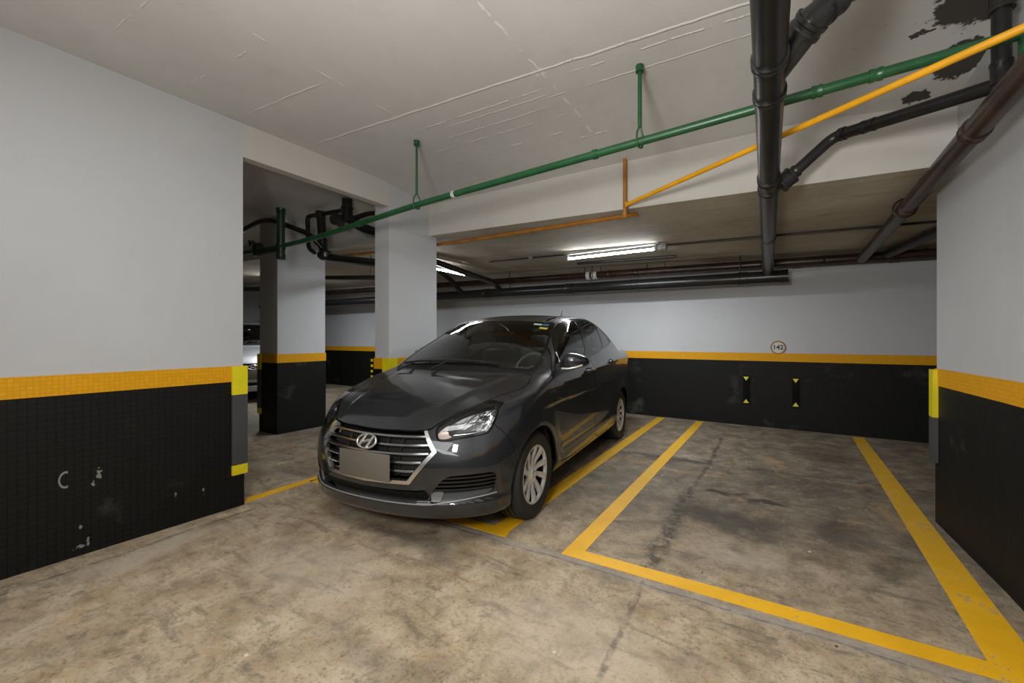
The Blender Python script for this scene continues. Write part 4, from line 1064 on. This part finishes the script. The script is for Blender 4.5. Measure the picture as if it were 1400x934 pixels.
for x, lab in ((-2.57, 'green rod hanger holding the green pipe beside the column'), (-.715, 'green rod hanger holding the green pipe in the middle of the ceiling')):
    h = thing('pipe_hanger', lab, 'pipe hanger', (x, 2.355, 0)); z = gz(x)
    tube('rod', [(0, 0, CZ), (0, 0, z + .085)], .0125 if x > -1 else .009, M['green_pipe'], h, 10); collar('ceiling_plate', (0, 0, CZ - .018), (0, 0, 1), .020, .04, M['green_pipe'], h, .004)
    bm = bmesh.new()
    for s in (-1, 1): tube_bm(bm, [(s * .002, 0, z + .095), (s * .010, s * .022, z + .05), (s * .010, s * .030, z), (s * .008, s * .018, z - .03), (0, 0, z - .034)], .006, 8)
    fin(bm, 'clevis', M['green_pipe'], h, True, 60)

# yellow gas pipe with its drop and orange run behind the beam
j = Vector((-1.137, 3.345, 2.385))
t, o = run('gas_pipe', 'yellow gas pipe slanting from the beam up towards the right wall', [j, j + (Vector((.786, 2.168, 2.391)) - j) * 1.09], .0165, M['yellow_pipe'], n=16)
tube('drop_pipe', [Vector((-1.147, 3.35, 2.785)) - o, Vector((-1.147, 3.35, 2.29)) - o, Vector((-1.09, 3.48, slab_z(-1.1) - .03)) - o], .017, M['orange_pipe'], t, 14, .04)
collar('elbow', Vector((-1.147, 3.35, 2.30)) - o, (0, 0, 1), .018, .05, M['orange_pipe'], t, .004); collar('coupling', j - o, (0, 0, 1), .018, .05, M['orange_pipe'], t, .005)
t, o = run('gas_pipe', 'orange-painted gas pipe fixed under the slab just behind the front beam', [(-1.08, 3.485, slab_z(-1.08) - .03), (-3.4, 3.66, slab_z(-3.4) - .035), (-6.5, 3.66, slab_z(-6.5) - .035)], .021, M['orange_pipe'], n=16)

# pipework seen through the opening on the left
t, o = run('waste_pipe', 'black pipe with a round end cap dropping behind the left opening', [(-4.28, 2.90, 2.83), (-4.28, 2.90, 2.62), (-4.12, 3.00, 2.50), (-3.725, 3.06, 2.36)], .055, M['black_pipe'], .08, n=20)
collar('coupling', Vector((-4.28, 2.90, 2.66)) - o, (0, 0, 1), .055, .16, M['black_pipe'], t, .012)
collar('end_cap', Vector((-4.30, 2.80, 2.575)) - o, (.25, -1, .05), .062, .09, M['dusty_pipe'], t, .008)
tube('side_branch', [Vector((-4.25, 2.95, 2.62)) - o, Vector((-4.05, 3.0, 2.66)) - o, Vector((-3.725, 3.0, 2.63)) - o], .028, M['black_pipe'], t, 12, .05)
t, o = run('waste_pipe', 'square loop of black pipe hanging behind the left opening', [(-4.35, 2.92, 2.725), (-5.10, 2.92, 2.765), (-5.07, 2.92, 2.36), (-4.95, 2.92, 2.30)], .026, M['black_pipe'], .07)
tube('upright', [Vector((-4.82, 2.92, 2.77)) - o, Vector((-4.78, 2.92, 2.32)) - o, Vector((-4.68, 2.92, 2.21)) - o, Vector((-3.725, 2.92, 2.05)) - o], .048, M['black_pipe'], t, 18, .10)
for p in ((-4.82, 2.92, 2.74), (-4.785, 2.92, 2.40)): collar('coupling', Vector(p) - o, (0, 0, 1), .048, .08, M['black_pipe'], t, .01)
lathe('trap_bowl', [(0, -.06), (.05, -.06), (.085, -.03), (.09, .02), (.06, .05), (0, .055)], M['black_pipe'], t, 22, 'z', tuple(Vector((-4.69, 2.90, 2.235)) - o))
t, o = run('waste_pipe', 'black pipe sagging across the left opening in front of the rear column', [(-6.3, 2.62, 2.60), (-5.60, 2.62, 2.70), (-5.30, 2.62, 2.675), (-4.75, 2.75, 2.46), (-4.70, 2.86, 2.32)], .03, M['black_pipe'], .15)
t, o = run('waste_pipe', 'slanting black pipe low under the slab between the two columns', [(-7.2, 3.9, 2.28), (-3.95, 3.9, 2.05)], .035, M['black_pipe']); tube('hanger_strap', [Vector((-5.2, 3.9, 2.17)) - o, Vector((-5.2, 3.9, slab_z(-5.2) + .01)) - o], .006, M['black_pipe'], t, 8)
t, o = run('waste_pipe', 'dark pipe beside the rear column left of the opening', [(-9.5, 4.1, 2.26), (-6.9, 4.1, 2.12)], .06, M['black_pipe']); tube('hanger_strap', [Vector((-8.0, 4.1, 2.24)) - o, Vector((-8.0, 4.1, slab_z(-8.0) + .01)) - o], .006, M['black_pipe'], t, 8)
# ------------------------------------------------------------------ tube lamps
def lamp(label, c, L, rotz):
    t = thing('tube_lamp', label, 'lamp', c, rotz)
    tube('tube', [(-L / 2 + .03, 0, 0), (L / 2 - .03, 0, 0)], .0135, M['tube'], t, 14)
    for s in (-1, 1): box('socket', (s * (L / 2 - .012), 0, .012), (.03, .04, .07), M['fixture'], t, .006)
    box('batten', (0, 0, .066), (L + .06, .05, .03), M['fixture'], t, .006); return t
lamp('lit tube lamp under the slab above the empty bay', (-1.85, 4.8, 2.30), 1.2, -.02)
lamp('lit tube lamp pointing at the back wall, half hidden by the white column', (-4.40, 4.42, 2.272), 1.25, math.pi / 2)
lamp('lit tube lamp far away behind the rear column', (-9.0, 4.6, 2.35), 1.2, 0)

# ------------------------------------------------------------------ second car, seen past the rear column
def copy_tree(o, parent=None):
    c = o.copy(); COL.objects.link(c)
    if parent is not None: c.parent = parent
    for ch in list(o.children): copy_tree(ch, c)
    return c
silver = copy_tree(car); silver['label'] = 'silver car mostly hidden behind the left wall and rear column'
silver.location = (-9.6, 4.3, 0); silver.rotation_euler = (0, 0, math.radians(-20)); silver.scale = (1.02, 1.02, 1.12)
def repaint(o):
    for s in o.material_slots:
        if s.material == M['paint']: s.link = 'OBJECT'; s.material = M['silver_paint']
    for ch in o.children: repaint(ch)
repaint(silver)

# ------------------------------------------------------------------ lights
def area(name, loc, size, power, target=None, col=(1, .98, .95), sy=None):
    l = bpy.data.lights.new(name, 'AREA'); l.energy = power; l.size = size; l.color = col
    if sy: l.shape = 'RECTANGLE'; l.size_y = sy
    o = bpy.data.objects.new(name, l); COL.objects.link(o); o.location = loc
    if target is not None: o.rotation_euler = (Vector(target) - Vector(loc)).to_track_quat('-Z', 'Y').to_euler()
    return o
def point(name, loc, r, power, col=(1, .985, .96)):
    l = bpy.data.lights.new(name, 'POINT'); l.energy = power; l.shadow_soft_size = r; l.color = col
    o = bpy.data.objects.new(name, l); COL.objects.link(o); o.location = loc; return o
area('camera_flash', (-.45, -.35, 1.66), .36, 44, (-.7, 4.0, 2.0), (1, .98, .95))  # unseen flash near the camera, set by where the pipe shadows fall
area('bounce_fill', (-.7, -.6, 1.5), 1.2, 30, (-.5, .2, CZ), (1, .985, .96))  # added upward fill bounced off the ceiling, no fixture there
area('aisle_fill', (-1.2, -2.4, 2.7), 2.4, 48, (-1.2, -2.0, 0), (.97, .99, 1), 1.2)  # added soft fill from above, behind the camera, no tubes modelled
area('aisle_fill', (-1.0, .2, 2.8), 1.8, 38, (-1.0, .2, 0), (1, .99, .97), .7)  # second added overhead fill, just above the camera
area('bay_tube', (-1.85, 4.8, 2.27), 1.1, 46, (-1.85, 4.8, 0), (.93, .97, 1), .08)
area('back_tube', (-4.4, 4.42, 2.24), 1.1, 30, (-4.4, 4.42, 0), (.93, .97, 1), .08)
area('far_tube', (-8.6, 4.6, 2.3), 1.1, 40, (-8.6, 4.6, 0), (.93, .97, 1), .1)

w = bpy.data.worlds.new('world'); scn.world = w; w.use_nodes = True
bg = w.node_tree.nodes['Background']; bg.inputs[0].default_value = (.6, .6, .58, 1); bg.inputs[1].default_value = .25

# ------------------------------------------------------------------ camera
cd = bpy.data.cameras.new('camera'); cam = bpy.data.objects.new('camera', cd); COL.objects.link(cam)
cam.location = (0, 0, 1.245); cam.rotation_euler = (math.pi / 2, 0, math.atan(315 / 556))
cd.sensor_fit = 'HORIZONTAL'; cd.sensor_width = 36; cd.lens = 36 * 556 / 1400; cd.shift_x = -50 / 1400; cd.shift_y = -4 / 1400; cd.clip_start = .05; cd.clip_end = 60
scn.camera = cam
vs = scn.view_settings; vs.view_transform = 'Standard'; vs.look = 'None'; vs.gamma = 1.0; vs.exposure = 0.0; vs.use_curve_mapping = False
